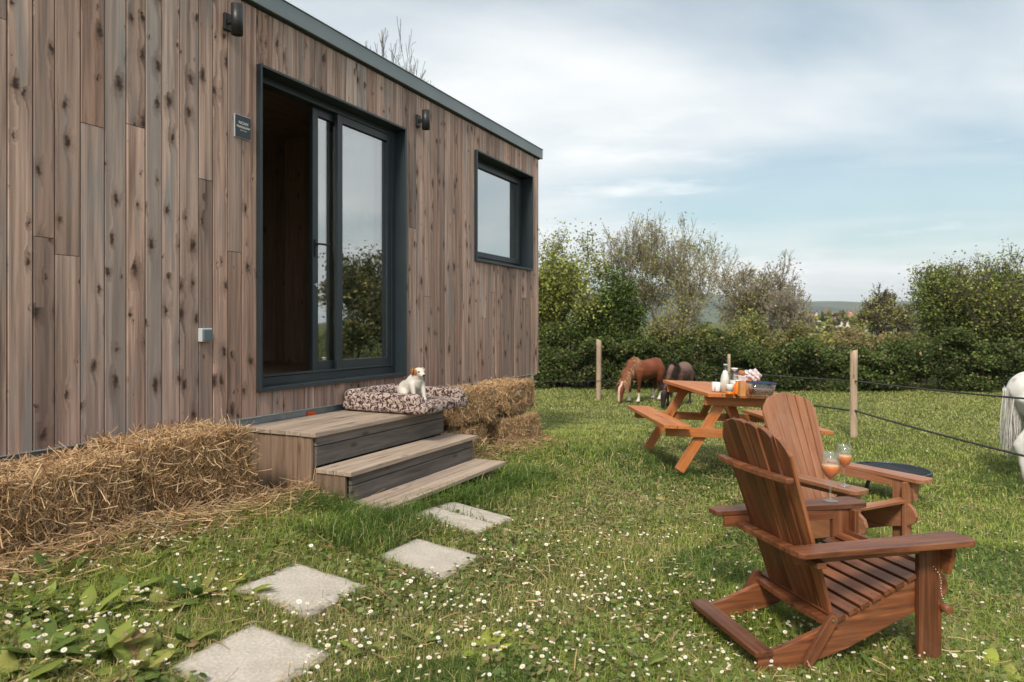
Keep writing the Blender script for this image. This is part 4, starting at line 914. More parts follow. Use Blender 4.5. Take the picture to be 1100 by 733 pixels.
t = item('mug', 'plain white mug on the picnic table left of the milk bottle', 'mug', 769, 421); m = MB(); m.lathe([(0, 0), (.036, 0), (.040, .01), (.040, .088), (.037, .088), (.036, .012), (0, .010)]); m.build('cup', M['ceramic'], t)
m = MB(); m.tube([(-.02, -.036, .07), (-.03, -.062, .066), (-.03, -.066, .045), (-.03, -.06, .026), (-.02, -.036, .02)], .006, 8); m.build('handle', M['ceramic'], t)
t = item('milk_bottle', 'tall glass bottle of white milk on the picnic table', 'bottle', 778, 421.5); pr = [(0, 0), (.036, 0), (.040, .008), (.040, .12), (.034, .155), (.018, .195), (.015, .235), (.017, .245), (.014, .245), (.014, .235), (.016, .195), (.031, .153), (.037, .118), (.037, .010), (0, .006)]
m = MB(); m.lathe(pr); m.build('glass', M['cleargl'], t); m = MB(); m.lathe([(0, .002), (.0385, .002), (.0395, .118), (.0325, .154), (.0172, .20), (0, .205)]); m.build('milk', M['milk'], t)
m = MB(); m.lathe([(.0, .247), (.019, .247), (.019, .262), (0, .262)]); m.build('cap', M['plastic_lt'], t)
t = item('glass_carafe', 'clear glass carafe standing behind the juice bottle on the table', 'carafe', 788, 418); m = MB(); m.lathe([(0, 0), (.044, 0), (.046, .01), (.046, .10), (.03, .15), (.026, .17), (.032, .20), (.029, .20), (.023, .17), (.027, .15), (.043, .098), (.043, .008), (0, .006)]); m.build('glass', M['cleargl'], t); m = MB(); m.lathe([(0, .17), (.034, .198), (.034, .207), (0, .21)]); m.build('lid', M['ceramic'], t); m = MB(); m.lathe([(0, .01), (.042, .01), (.042, .085), (0, .085)]); m.build('milk', M['milk'], t)
t = item('juice_bottle', 'small bottle of orange juice at the table edge', 'bottle', 791.5, 424); m = MB(); m.lathe([(0, 0), (.025, 0), (.027, .006), (.027, .085), (.015, .105), (.015, .115), (0, .115)]); m.build('juice', M['juice'], t); m = MB(); m.lathe([(.0, .116), (.018, .116), (.018, .132), (0, .132)]); m.build('cap', M['ceramic'], t)
for (px, py, lb) in ((783.5, 424, 'small white labelled jar beside the orange juice on the table'),):
    t = item('jar', lb, 'jar', px, py); m = MB(); m.lathe([(0, 0), (.03, 0), (.032, .006), (.032, .028), (0, .03)]); m.build('jam', M['juice'], t); m = MB(); m.lathe([(0, .03), (.032, .03), (.032, .082), (.028, .09), (0, .09)]); m.build('label_band', M['ceramic'], t)
for (px, py, rt, lb) in ((796.5, 426, 8, 'orange brown card carton, left one of two on the table'), (804, 424, -12, 'orange brown card carton touching the clear plastic tub')):
    t = item('carton', lb, 'carton', px, py, rt); m = MB(); m.box((0, 0, .062), (.052, .052, .124)); m.build('box', M['card'], t, .004); m = MB(); m.box((0, 0, .128), (.040, .040, .008)); m.build('flap', M['table'], t, .002)
t = item('serving_tray', 'small raised pale pink tray holding bread on the table', 'tray', 797, 416); m = MB(); m.box((0, 0, .058), (.13, .14, .100)); m.build('box', M['cloth_pink'], t, .006); m = MB(); m.box((0, 0, .114), (.14, .15, .010)); m.build('rim', M['ceramic'], t, .003)
TRAY = t
t = item('croissant', 'golden brown croissant on top of the pink tray', 'croissant', 797, 416); t.location.z += .121
m = MB(); pts = [(.018*math.cos(a)*1.0-.02, .062*math.sin(a), .022) for a in np.linspace(-1.5, 1.5, 11)]; m.tube(pts, [.008+.022*math.cos(a*1.0)**.8+.002*(i % 2) for i, a in enumerate(np.linspace(-1.5, 1.5, 11))], 12); m.build('roll', M['bread'], t)
def tub():
    t = item('plastic_tub', 'clear plastic tub of granola with dark blue rim on table', 'tub', 817, 426.5, 4)
    def ring(a, b, z, r=.03): 
        pts = []
        for (sx, sy, a0) in ((1, 1, 0), (-1, 1, 90), (-1, -1, 180), (1, -1, 270)):
            for k in range(5): an = R(a0+k*22.5); pts.append((sx*(a-r)+r*math.cos(an), sy*(b-r)+r*math.sin(an), z))
        return pts
    m = MB(); rs = [ring(.088, .065, 0), ring(.095, .07, .012), ring(.112, .084, .125), ring(.109, .081, .125), ring(.092, .067, .016), ring(.085, .062, .006)]
    vs = sum(rs, []); n = 20; fs = [(i*n+k, i*n+(k+1) % n, (i+1)*n+(k+1) % n, (i+1)*n+k) for i in range(5) for k in range(n)]+[tuple(range(n-1, -1, -1)), tuple(5*n+k for k in range(n))]; m.add(vs, fs, smooth=True); m.build('tub', M['plastic'], t)
    m = MB(); a = ring(.116, .088, .120); b = ring(.116, .088, .130); c = ring(.107, .079, .130); d = ring(.107, .079, .120); vs = a+b+c+d; fs = [(i*n+k, i*n+(k+1) % n, ((i+1) % 4)*n+(k+1) % n, ((i+1) % 4)*n+k) for i in range(4) for k in range(n)]; m.add(vs, fs); m.build('rim', M['blueblk'], t)
    m = MB(); a = ring(.089, .064, .018); b = ring(.097, .070, .068); m.add(a+b, [(k, (k+1) % n, n+(k+1) % n, n+k) for k in range(n)]+[tuple(range(n-1, -1, -1)), tuple(range(n, 2*n))]); m.build('granola', M['granola'], t)
tub()
def crumple(name, label, cat, px, py, size, mt, dz, seed):
    t = item(name, label, cat, px, py); t.location.z += dz; bm = bmesh.new(); bmesh.ops.create_icosphere(bm, subdivisions=4, radius=1); rn = random.Random(seed); o1 = [rn.uniform(0, 6) for _ in range(6)]
    for v in bm.verts:
        c = v.co; k = 1+.22*math.sin(c.x*4+o1[0])*math.sin(c.y*5+o1[1])+.16*math.sin(c.z*7+c.x*6+o1[2])+.08*math.sin(c.y*13+o1[3]+c.z*9); v.co = Vector((c.x*size[0]*k, c.y*size[1]*k, max(c.z, -.75)*size[2]*k+size[2]*.75))
    me = bpy.data.meshes.new('fabric'); bm.to_mesh(me); bm.free(); link_mesh('fabric', me, mt, t, True)
crumple('napkin', 'crumpled pink and white napkin bundled above the clear tub', 'napkin', 810.5, 420, (.060, .05, .055), M['cloth_pink'], .105, 3)
crumple('cloth', 'pale blue white cloth folded behind the orange cartons', 'cloth', 804, 414, (.055, .05, .035), M['clothw'], .10, 5)

# ------------------------------------------------------------------ adirondack chairs
def rounded(pts): return pts
M['screw'] = mat('dull_screw', (.09, .07, .055), .45, .6)
def adirondack(name, label, loc, yaw, material, seed, tilt=(0, 0)):
    t = thing(name, label, 'garden chair', loc, (0, 0, yaw), 'adirondack chairs on the lawn')
    t.rotation_euler = (Matrix.Rotation(R(tilt[0]), 3, 'Y') @ Matrix.Rotation(R(tilt[1]), 3, 'X') @ Matrix.Rotation(yaw, 3, 'Z')).to_euler()
    rn = random.Random(seed)
    XZ = lambda y: Matrix(((1, 0, 0, 0), (0, 0, -1, y), (0, 1, 0, 0), (0, 0, 0, 1)))
    # side rails
    for sy in (-1, 1):
        m = MB(); pts = [(-.01, .0), (.10, .0), (.40, .07), (.72, .185), (.84, .215), (.885, .245), (.90, .285), (.885, .325), (.85, .352), (.80, .362), (.50, .245), (.28, .16), (.10, .105), (-.01, .085)]
        m.prism(pts, XZ(sy*.235), .026); m.build('side_rail', material, t, .003)
    # seat slats
    m = MB(); n = 9
    for i in range(n):
        f = i/(n-1); x0 = .36+f*.455
        zz0 = np.interp(x0, [.28, .50, .80, .85], [.16, .245, .362, .355])+.011; an = -math.atan2(.117, .30) if x0 < .80 else R(14)
        m.box((x0, 0, zz0+.001), (.046, .525, .019), Euler((0, an, 0)), rnd=rn.random())
        for sy in (-1, 1): m.tube([(x0, sy*.235, zz0+.008), (x0, sy*.235, zz0+.0122)], .0045, 8, mi=1)
    m.build('seat', [material, M['screw']], t, .002)
    # front legs
    for sy in (-1, 1):
        m = MB(); m.box((.775, sy*.262, .235), (.098, .024, .505), rnd=rn.random()); m.build('leg', material, t, .003)
        m = MB(); m.box((.828, sy*.240, .247), (.022, .068, .48), rnd=rn.random()) ; m.build('leg_facing', material, t, .003)
        # arm bracket
        m = MB(); pts = [(-.04, .0), (.04, .0), (.034, -.05), (.012, -.13), (-.012, -.13), (-.034, -.05)]
        m.prism(pts, Matrix(((0, 0, 1, .838), (-1, 0, 0, sy*.30), (0, 1, 0, .489), (0, 0, 0, 1))), .022) ; m.build('arm_bracket', material, t, .002)
        # arm
        m = MB(); yo = sy*.305; pts = [(.125, -.050), (.30, -.052), (.60, -.066), (.80, -.074), (.89, -.072), (.915, -.060), (.925, -.035), (.925, .035), (.915, .060), (.89, .072), (.80, .068), (.60, .056), (.30, .048), (.125, .045), (.105, .03), (.105, -.035)]
        if sy > 0: pts = [(p[0], -p[1]) for p in pts][::-1]
        m.prism(pts, Matrix.Translation((0, yo, .501)), .023, rnd=rn.random())
        for (ax_, ay_) in ((.76, -.012*sy), (.80, -.03*sy), (.16, 0), (.19, .01)): m.tube([(ax_, sy*.275+ay_, .509), (ax_, sy*.275+ay_, .5134)], .005, 8, mi=1)
        m.build('armrest', [material, M['screw']], t, .004)
        m = MB(); m.box((.45, sy*.262, .464), (.62, .022, .048), rnd=rn.random()); m.build('arm_rail', material, t, .002)
        # hinge strut near the rear
        m = MB(); a = Vector((.315, sy*.262, .20)); b = Vector((.20, sy*.262, .035)); d = (b-a); L = d.length; an = math.atan2(d.z, d.x)
        pts = [(-.022*math.sin(k), .022*math.cos(k)) for k in np.linspace(0, math.pi, 8)]+[(L+.022*math.sin(k), -.022*math.cos(k)) for k in np.linspace(0, math.pi, 8)]
        m.prism(pts, Matrix.Translation((a.x, a.y, a.z)) @ Matrix.Rotation(-an, 4, 'Y') @ Matrix(((1, 0, 0, 0), (0, 0, -1, 0), (0, 1, 0, 0), (0, 0, 0, 1))), .022); st = m.build('hinge_strut', material, t, .003)
        sc = MB()
        for c in (a, b): sc.tube([(c.x, sy*.272, c.z), (c.x, sy*.2775, c.z)], .006, 10)
        sc.build('bolt', M['chrome'], st)
    # back: fan of slats along a line from (.355,.165) to (.075,.985)
    b0 = Vector((.372, 0, .150)); b1 = Vector((.065, 0, .985)); up = (b1-b0).normalized(); nrm = Vector((up.z, 0, -up.x)); L = (b1-b0).length
    m = MB(); ns = 7
    for i in range(ns):
        k = i-3; wb = .056; wt = .0705
        yb = k*(wb+.004); yt = k*(wt+.004); top = L-.0105*k*k-(.012 if abs(k) == 3 else 0); cur = .0035*k*k
        def P(u, v): # u across, v along
            f = v/L; return b0+up*v+Vector((0, yb+(yt-yb)*f+u*(1+(wt/wb-1)*f), 0))+nrm*(cur*f)
        hw = wb/2
        def arc(u): yy = min(.262, abs(yt+u*1.25)); return L-.175*(1-math.sqrt(max(0, 1-(yy/.268)**2)))-.007*(u/hw)**2
        outline = [(-hw, 0), (hw, 0)]+[(u_*hw, arc(u_*hw)) for u_ in (1, .8, .5, 0, -.5, -.8, -1)]
        vs = []; gs = []
        for off in (-.0095, .0095):
            for (u, v) in outline: vs.append(P(u, v)+nrm*off); gs.append((v, u, off))
        n = len(outline); m.add(vs, [tuple(range(n-1, -1, -1)), tuple(range(n, 2*n))]+[(j, (j+1) % n, n+(j+1) % n, n+j) for j in range(n)], gs, rn.random())
    m.build('backrest', material, t, .0025)
    # three curved braces behind the back
    def brace(v, half, wdt, name, bow, thick=.024):
        m = MB(); c = b0+up*v-nrm*.012; pts = []; n = 12
        fr = [(c.x+bow*((abs(u))**2)-.001, u*half) for u in np.linspace(-1, 1, n)]
        bkp = [(x-wdt*(1-.25*abs(y/half)**2), y) for (x, y) in fr]
        pts = fr+bkp[::-1]; m.prism(pts[::-1] if False else pts, Matrix.Translation((0, 0, c.z)), thick); return m.build(name, material, t, .004)
    brace(.665, .262, .045, 'upper_brace', .012); brace(.325, .335, .055, 'middle_brace', -.012)
    brace(.035, .262, .058, 'lower_brace', .0, .026)
    m = MB(); m.box((.008, 0, .097), (.080, .53, .024)); rb = m.build('rear_bar', material, t, .004)
    m = MB(); m.lathe([(0, .1075), (.011, .1075), (.011, .106), (0, .106)], (0, 0, 0), 20); pl = m.build('maker_plate', M['chrome'], rb); pl.scale = (1, 2.1, 1); pl.location = (.005, .04, 0)
    m = MB(); m.tube([(.84, -.262, .21), (.84, -.315, .21)], .017, 14); m.build('peg', material, t)
    m = MB()
    for k in range(16): v, f = ball((.79+.05*k/15+.01*math.sin(k*.5), -.279-.02*math.sin(k/15*3.1), .385-.165*k/15), (.0035, .0035, .0035), 6); m.add(v, f, smooth=True)
    m.build('chain', M['chrome'], t)
    bpy.context.view_layer.update(); return t
CH1 = adirondack('adirondack_chair', 'reddish brown slatted chair in the foreground seen from behind', (.925, 2.939, EYE-1.39), .231, M['chair'], 3)
CH2 = adirondack('adirondack_chair', 'lighter tan slatted chair behind the foreground chair, its rounded back facing us', (1.87, 4.88, EYE-1.46), -1.10, M['chair2'], 4)
def flute(chair, lx, ly, label, fill=.5):
    p = chair.matrix_world @ Vector((lx, ly, .514)); t = thing('wine_glass', label, 'wine glass', p, (0, 0, 0), 'glasses of orange drink on the chair arms'); t.scale = (1.02, 1.02, 1.06)
    k = 1.0; pr = [(0, 0), (.036, 0), (.036, .0030), (.012, .009), (.0062, .020), (.0054, .085), (.008, .098), (.026, .118), (.040, .142), (.0435, .160), (.041, .195), (.0355, .232), (.0345, .232), (.0395, .195), (.042, .160), (.0385, .1435), (.0245, .120), (.006, .101), (0, .099)]
    m = MB(); m.lathe(pr, seg=32); m.build('glass', M['stemgl'], t)
    m = MB(); m.lathe([(0, .1005), (.0055, .1025), (.024, .1215), (.0378, .1445), (.0410, .160), (.0405, .166), (0, .166)], seg=32); m.build('drink', M['juice'], t)
    m = MB(); m.lathe([(0, .1663), (.0400, .1663), (.0398, .1695), (0, .1695)], seg=32); m.build('foam', M['foam'], t)
M['foam'] = mat('drink_foam', (.82, .48, .26), .7)
flute(CH1, .755, .305, 'stemmed glass of orange drink on the foreground chair arm')
flute(CH2, .80, -.305, 'stemmed glass of orange drink on the tan chair arm, the farther glass')

# ------------------------------------------------------------------ fire pit
def fire_pit():
    x, y, z = ground_at(960, 538); y += .1; x += .02
    t = thing('fire_pit', 'low round black grill fire pit on short legs behind the chairs', 'fire pit', (x, y, z), (0, 0, .3))
    h = .262; r = .345; m = MB(); m.lathe([(0, h-.07), (.18, h-.06), (.27, h-.03), (r-.01, h-.005), (r, h+.012), (r+.012, h+.012), (r+.012, h+.004), (r, h-.012), (.275, h-.04), (.185, h-.07), (0, h-.08)], seg=48); m.build('bowl', M['black'], t)
    g = MB(); g.tube([(r*math.cos(a), r*math.sin(a), h+.018) for a in np.linspace(0, 2*math.pi, 49)], .007, 8)
    for k in range(-13, 14):
        yy = k*.0215; c = math.sqrt(max(r*r-yy*yy, .0001)); g.tube([(-c, yy, h+.020), (c, yy, h+.020)], .0028, 6)
    for k in (-1, 0, 1): yy = k*.15; c = math.sqrt(r*r-yy*yy); g.tube([(yy, -c, h+.015), (yy, c, h+.015)], .004, 6)
    g.build('grill_grate', M['grate'], t)
    for k in range(3):
        a = 2*math.pi*k/3+.5; m = MB(); m.tube([(.17*math.cos(a), .17*math.sin(a), h-.05), (.24*math.cos(a), .24*math.sin(a), 0)], .018, 12); m.build('leg', M['black'], t)
M['grate'] = mat('grate_steel', (.10, .12, .14), .35, .8)
fire_pit()

# ------------------------------------------------------------------ fence posts and rope
def post(px, py, ptop, wdt, label):
    x, y, z = ground_at(px, py); h = (py-ptop)/F*y; rn = random.Random(px)
    bm = bmesh.new(); bmesh.ops.create_cone(bm, cap_ends=True, segments=12, radius1=wdt/2, radius2=wdt/2*.93, depth=h+.1)
    bmesh.ops.subdivide_edges(bm, edges=[e for e in bm.edges if abs(e.verts[0].co.z-e.verts[1].co.z) > .1], cuts=8)
    me = bpy.data.meshes.new('fence_post')
    for v in bm.verts:
        k = 1+.05*math.sin(v.co.z*9+v.co.x*60); v.co.x *= k; v.co.y *= k
        if v.co.z > h/2+.04: v.co.z += v.co.x*.35
        v.co.z += h/2-.05
    bm.to_mesh(me); gco = np.array([(v.co.z, v.co.x, v.co.y) for v in bm.verts], np.float32); bm.free()
    a = me.attributes.new('gco', 'FLOAT_VECTOR', 'POINT'); a.data.foreach_set('vector', gco.ravel()); a = me.attributes.new('rnd', 'FLOAT', 'POINT'); a.data.foreach_set('value', np.full(len(gco), rn.random(), np.float32))
    o = link_mesh('fence_post', me, M['post'], None, True); o.location = (x, y, z); o.rotation_euler = (0, R(rn.uniform(-1.5, 1.5)), rn.random()*6); tag(o, label, 'fence post', 'fence posts of the paddock')
    return x, y, z, h, o
pA = post(643, 430, 365, .11, 'round wooden fence post standing alone left of the grazing ponies')
pB = post(783, 428, 381, .07, 'thin wooden fence post just behind the picnic table')
pC = post(917, 470, 377, .105, 'pale wooden fence post between the chairs and the hedge')
def rope(pts, r, label, sag, group='ropes of the paddock fence'):
    full = []
    for a, b, sg in zip(pts[:-1], pts[1:], sag):
        a = Vector(a); b = Vector(b)
        for k in range(12): f = k/12; full.append(a.lerp(b, f)-Vector((0, 0, sg*4*f*(1-f))))
    full.append(Vector(pts[-1])); m = MB(); m.tube(full, r, 6); tag(m.build('fence_rope', M['wire']), label, 'rope', group)
ez = 6.6; ex_ = (1175-CX)/F*ez; egz = float(gz(ex_, ez))
off = -.06
rope([(pA[0]-6, pA[1]+.5, pA[2]+.36), (pA[0], pA[1]+off, pA[2]+.42), (pB[0], pB[1]+off, pB[2]+.55)], .006, 'thin fence wire running left behind the cabin corner and the ponies', (.02, .02))
rope([(pB[0], pB[1]+off, pB[2]+.60), (pC[0], pC[1]+off, pC[2]+.82), (ex_, ez, EYE-(434-HY)/F*ez)], .011, 'upper dark rope strung from the pale post towards the white pony', (.02, .02))
rope([(pB[0], pB[1]+off, pB[2]+.15), (pC[0], pC[1]+off, pC[2]+.39), (ex_, ez, EYE-(508-HY)/F*ez)], .013, 'lower dark rope strung from the pale post across the paddock', (.02, .02))
m = MB(); m.tube([(pC[0], pC[1]-.045, pC[2]+.39), (pC[0]+.01, pC[1]-.085, pC[2]+.39)], .017, 8); o = m.build('insulator', M['black'], pC[4]); o.matrix_parent_inverse = Matrix.LocRotScale(pC[4].location, pC[4].rotation_euler, None).inverted()
def hidden_post():
    o = pC[4].copy(); COL.objects.link(o); o.location = (ex_, ez, egz); tag(o, 'fence post just outside the right edge of the photo')
hidden_post()

# ------------------------------------------------------------------ vegetation
def leaf_quads(P, size, rn, up=.3, aspect=1.7):
    n = len(P); a = rn.normal(size=(n, 3)); a[:, 2] *= .7; a /= np.linalg.norm(a, axis=1)[:, None]
    nr = rn.normal(size=(n, 3)); nr[:, 2] += up; b = np.cross(nr, a); b /= np.linalg.norm(b, axis=1)[:, None]
    s = size[:, None]; V = np.stack([P-a*s*aspect/2, P-b*s*.5, P+a*s*aspect/2, P+b*s*.5], 1).reshape(-1, 3)
    return V, np.arange(n*4).reshape(-1, 4)
def tubes_mesh(name, segs, material, parent=None, sides=5):
    A = np.array([s[0] for s in segs]); B = np.array([s[1] for s in segs]); ra = np.array([s[2] for s in segs]); rb = np.array([s[3] for s in segs]); n = len(A)
    d = B-A; d /= np.maximum(np.linalg.norm(d, axis=1), 1e-6)[:, None]; ref = np.where(np.abs(d[:, 2:3]) < .9, [[0, 0, 1.]], [[1., 0, 0]]); u = np.cross(d, ref); u /= np.linalg.norm(u, axis=1)[:, None]; v = np.cross(d, u)
    V = np.zeros((n, 2*sides, 3)); 
    for k in range(sides):
        c, s = math.cos(2*math.pi*k/sides), math.sin(2*math.pi*k/sides); V[:, k] = A+(u*c+v*s)*ra[:, None]; V[:, sides+k] = B+(u*c+v*s)*rb[:, None]
    b = (np.arange(n)*2*sides)[:, None]; Fq = np.stack([np.concatenate([b+k, b+(k+1) % sides, b+sides+(k+1) % sides, b+sides+k], 1) for k in range(sides)], 1).reshape(-1, 4)
    return fast_mesh(name, V.reshape(-1, 3), Fq, material, parent, smooth=True)
def grow(rn, base, hgt, r0, depth, spread=.5, up=.25, split=(2, 4), lenk=.72, wob=.12, multi=1, minr=.004, first=.35):
    segs = []; tips = []
    def br(p, d, L, r, lv):
        ns = 3; q = p.copy(); dd = d.copy(); rr = r
        for k in range(ns):
            dd = dd+rn.normal(size=3)*wob; dd[2] += up*.12; dd /= np.linalg.norm(dd); q2 = q+dd*L/ns; r2 = max(rr*.86, minr)
            segs.append((q, q2, rr, r2)); q = q2; rr = r2
            if lv >= depth-2: tips.append(q)
            if lv < depth and k > 0 and rn.random() < .55: 
                nd = dd+rn.normal(size=3)*spread*1.2; nd[2] += up*.5; nd /= np.linalg.norm(nd); br(q, nd, L*lenk*.8*rn.uniform(.7, 1.1), rr*.55, lv+1)
        if lv < depth:
            for _ in range(rn.integers(*split)):
                nd = dd+rn.normal(size=3)*spread; nd[2] += up; nd /= np.linalg.norm(nd); br(q, nd, L*lenk*rn.uniform(.75, 1.15), rr*.7, lv+1)
    for k in range(multi):
        d0 = np.array([rn.normal()*.12*multi, rn.normal()*.12*multi, 1.]); d0 /= np.linalg.norm(d0); br(np.array([rn.normal()*.1*(multi > 1), rn.normal()*.1*(multi > 1), -.05]), d0, hgt*first, r0/math.sqrt(multi), 0)
    z = max(s[1][2] for s in segs); k = hgt/z
    segs = [(a*k, b*k, r1, r2) for a, b, r1, r2 in segs]; return segs, np.array(tips)*k
def mixcols(rn, n, cols, var=.35):
    c = np.array(cols)[rn.integers(0, len(cols), n)]; return c*rn.uniform(1-var, 1+var, n)[:, None]
G_DARK = [(.048, .072, .017), (.070, .100, .024), (.100, .135, .032)]
G_MID = [(.115, .145, .035), (.15, .18, .045), (.18, .21, .055)]
G_YEL = [(.31, .32, .06), (.36, .36, .08), (.25, .28, .055)]
G_OLV = [(.20, .19, .062), (.26, .235, .085), (.31, .265, .11)]
G_BRN = [(.25, .18, .10), (.32, .22, .12)]
def tree(name, label, cat, px, Y, hgt, depth=5, leafn=12000, leafsz=.055, cols=G_MID, seed=1, spread=.5, up=.25, clump=.16, r0=.08, multi=1, group='trees beyond the hedge', wob=.12, bark='bark', base=None, crown_z=.0, minr=.006, lenk=.74, squash=None, first=.35, split=(2, 4)):
    rn = np.random.default_rng(seed); x = (px-CX)/F*Y; z = float(gz(x, Y)) if base is None else base
    t = thing(name, label, cat, (x, Y, z), (0, 0, 0), group)
    segs, tips = grow(rn, None, hgt, r0, depth, spread, up, split, lenk, wob, multi, minr, first)
    if squash:
        k = squash/max(.1, np.percentile(np.abs(tips[:, 0]), 95)); sc = np.array([k, k, 1]); segs = [(a*sc, b*sc, r1, r2) for a, b, r1, r2 in segs]; tips = tips*sc
    tubes_mesh('trunk', segs, M[bark], t)
    if leafn:
        tp = tips[tips[:, 2] > crown_z]; i = rn.integers(0, len(tp), leafn); ctr = rn.normal(size=(len(tp), 3))*clump*.3; P = tp[i]+ctr[i]+np.clip(rn.normal(size=(leafn, 3)), -1.4, 1.4)*clump
        tone = np.random.default_rng(seed+5).uniform(.65, 1.35, len(tp)); c = mixcols(rn, leafn, cols, .3)*tone[i][:, None]
        V, Fq = leaf_quads(P, rn.uniform(.6, 1.3, leafn)*leafsz, rn); fast_mesh('crown', V, Fq, M['leaf'], t, np.repeat(c, 4, axis=0))
    return t
def bush(name, label, cat, px, Y, wdt, hgt, n, cols, seed, leafsz=.055, group='bushes behind the hedge', nclump=90, zmin=0.0, twigs=140, bark='bark', dep=None):
    """rounded bush: clumps spread through an uneven volume, with real stems"""
    rn = np.random.default_rng(seed); x = (px-CX)/F*Y; z = float(gz(x, Y)); t = thing(name, label, cat, (x, Y, z), (0, 0, 0), group)
    dep = dep or wdt*.45; c = rn.normal(size=(nclump, 3)); c /= np.linalg.norm(c, axis=1)[:, None]; c *= rn.uniform(.35, 1.0, nclump)[:, None]
    C = np.stack([c[:, 0]*wdt/2, c[:, 1]*dep/2, (c[:, 2]*.5+.5)*hgt*(.86+.14*np.sin(c[:, 0]*5+seed))], 1); C[:, 2] = np.maximum(C[:, 2], .1+zmin)
    i = rn.integers(0, nclump, n); rad = rn.uniform(.10, .26, nclump)*min(1.2, max(.6, hgt/2.2)); P = C[i]+np.clip(rn.normal(size=(n, 3)), -1.5, 1.5)*rad[i][:, None]; P[:, 2] = np.abs(P[:, 2])
    tone = rn.uniform(.6, 1.45, nclump); col = mixcols(rn, n, cols, .3)*tone[i][:, None]
    V, Fq = leaf_quads(P, rn.uniform(.6, 1.3, n)*leafsz, rn); fast_mesh('foliage', V, Fq, M['leaf'], t, np.repeat(col, 4, axis=0))
    segs = []
    for k in range(twigs):
        j = rn.integers(0, nclump); b = np.array([rn.normal()*wdt*.08, rn.normal()*.1, 0]); e = C[j]*np.array([1.05, 1.05, 1.08])+rn.normal(size=3)*.12; mid = (b+e)/2+rn.normal(size=3)*.12+np.array([0, 0, .1]); segs += [(b, mid, .02, .011), (mid, e, .011, .003)]
    tubes_mesh('stems', segs, M[bark], t, 4)
    return t
HEDGE_Y = 17.0
def hedge(name, label, pts, hgt, thick, n, seed, cols=G_DARK):
    rn = np.random.default_rng(seed); x0, y0 = pts[0]; t = thing(name, label, 'hedge', (x0, y0, 0), (0, 0, 0), 'hedges round the paddock')
    P2 = np.array(pts, float); d = np.linalg.norm(np.diff(P2, axis=0), axis=1); cs = np.concatenate([[0], np.cumsum(d)]); L = cs[-1]
    ncl = int(L*16); su = rn.uniform(0, L, ncl); th = rn.uniform(-1, 1, ncl)*thick/2; hz_ = rn.random(ncl)**.8
    def pos(u): return np.stack([np.interp(u, cs, P2[:, 0]), np.interp(u, cs, P2[:, 1])], -1)
    topv = lambda u: hgt*(1+.15*np.sin(u*.9+seed)+.12*np.sin(u*2.3+seed*2)+.09*np.sin(u*5.1)+.05*np.sin(u*11.7))
    i = rn.integers(0, ncl, n); u = su[i]+rn.normal(size=n)*.20; xy = pos(u); tv = pos(u+.1)-xy; tv /= np.maximum(np.linalg.norm(tv, axis=1), 1e-6)[:, None]; nv = np.stack([-tv[:, 1], tv[:, 0]], 1)
    off = th[i]+rn.normal(size=n)*.12; zz_ = hz_[i]*topv(u)+np.clip(rn.normal(size=n), -1.5, 1.5)*.10; zz_ = np.abs(zz_); P = np.stack([xy[:, 0]+nv[:, 0]*off, xy[:, 1]+nv[:, 1]*off, zz_], 1); P[:, 2] += gz(P[:, 0], P[:, 1]); 
    tone = rn.uniform(.55, 1.5, ncl); col = mixcols(rn, n, cols, .35)*tone[i][:, None]; br_ = rn.random(n) < .06; col[br_] = mixcols(rn, br_.sum(), G_BRN)
    V, Fq = leaf_quads(P-np.array([x0, y0, 0]), rn.uniform(.6, 1.4, n)*.042, rn); fast_mesh('foliage', V, Fq, M['leaf'], t, np.repeat(col, 4, axis=0))
    segs = []
    for k in range(int(L*9)):
        u1 = rn.uniform(0, L); a = pos(np.array([u1]))[0]; a = np.array([a[0]-x0, a[1]-y0, float(gz(a[0], a[1]))-.03]); e = a+np.array([rn.normal()*.25, rn.normal()*.25, hgt*rn.uniform(.7, 1.15)]); segs.append((a, e, .018, .004))
    tubes_mesh('stems', segs, M['bark'], t, 4)
hedge('hedge', 'dense dark green hedge running behind the paddock', [(-3, 18.2), (3, 17.6), (8, 17.0), (14, 17.0), (20, 17.5)], 1.12, 1.3, 230000, 1, G_DARK+[(.10, .13, .035)])
hedge('hedge', 'hedge continuing out of view along the right side of the paddock', [(20.3, 17.3), (23, 11), (22, 3), (20, -5)], 1.5, 1.3, 50000, 2)
# left: yellow green small tree by the cabin corner, ivy clad tree, bare trees ...
tree('hawthorn_tree', 'yellow green leafy tree at the cabin corner, leftmost tree', 'tree', 596, 19.5, 4.4, 5, 22000, .047, G_YEL+G_YEL+G_MID, 11, .55, .2, .20, multi=2, squash=1.1, crown_z=1.0)
bush('ivy_covered_tree', 'dark green rounded ivy covered tree between the cabin and the bare tree', 'tree', 650, 18.6, 1.9, 3.15, 44000, [(.055, .085, .02), (.08, .12, .026), (.12, .165, .035)], 12, .045, 'trees beyond the hedge', 110, .0, 90)
bush('bush', 'dark bush at the cabin corner under the yellow green tree', 'bush', 592, 18.6, 1.6, 1.9, 14000, G_DARK+G_MID, 13)
tree('bare_tree', 'tall budding bare tree with fine branches, tallest in the photo', 'tree', 720, 19.5, 4.9, 6, 9500, .041, G_OLV+G_YEL, 14, .42, .32, .14, multi=5, squash=1.45, r0=.13, crown_z=.8, minr=.0048, bark='bark2')
bush('bush', 'olive brown thicket at the foot of the tallest bare tree', 'bush', 722, 18.6, 2.6, 2.15, 22000, G_OLV+G_YEL[:1]+G_DARK[2:], 15, .05)
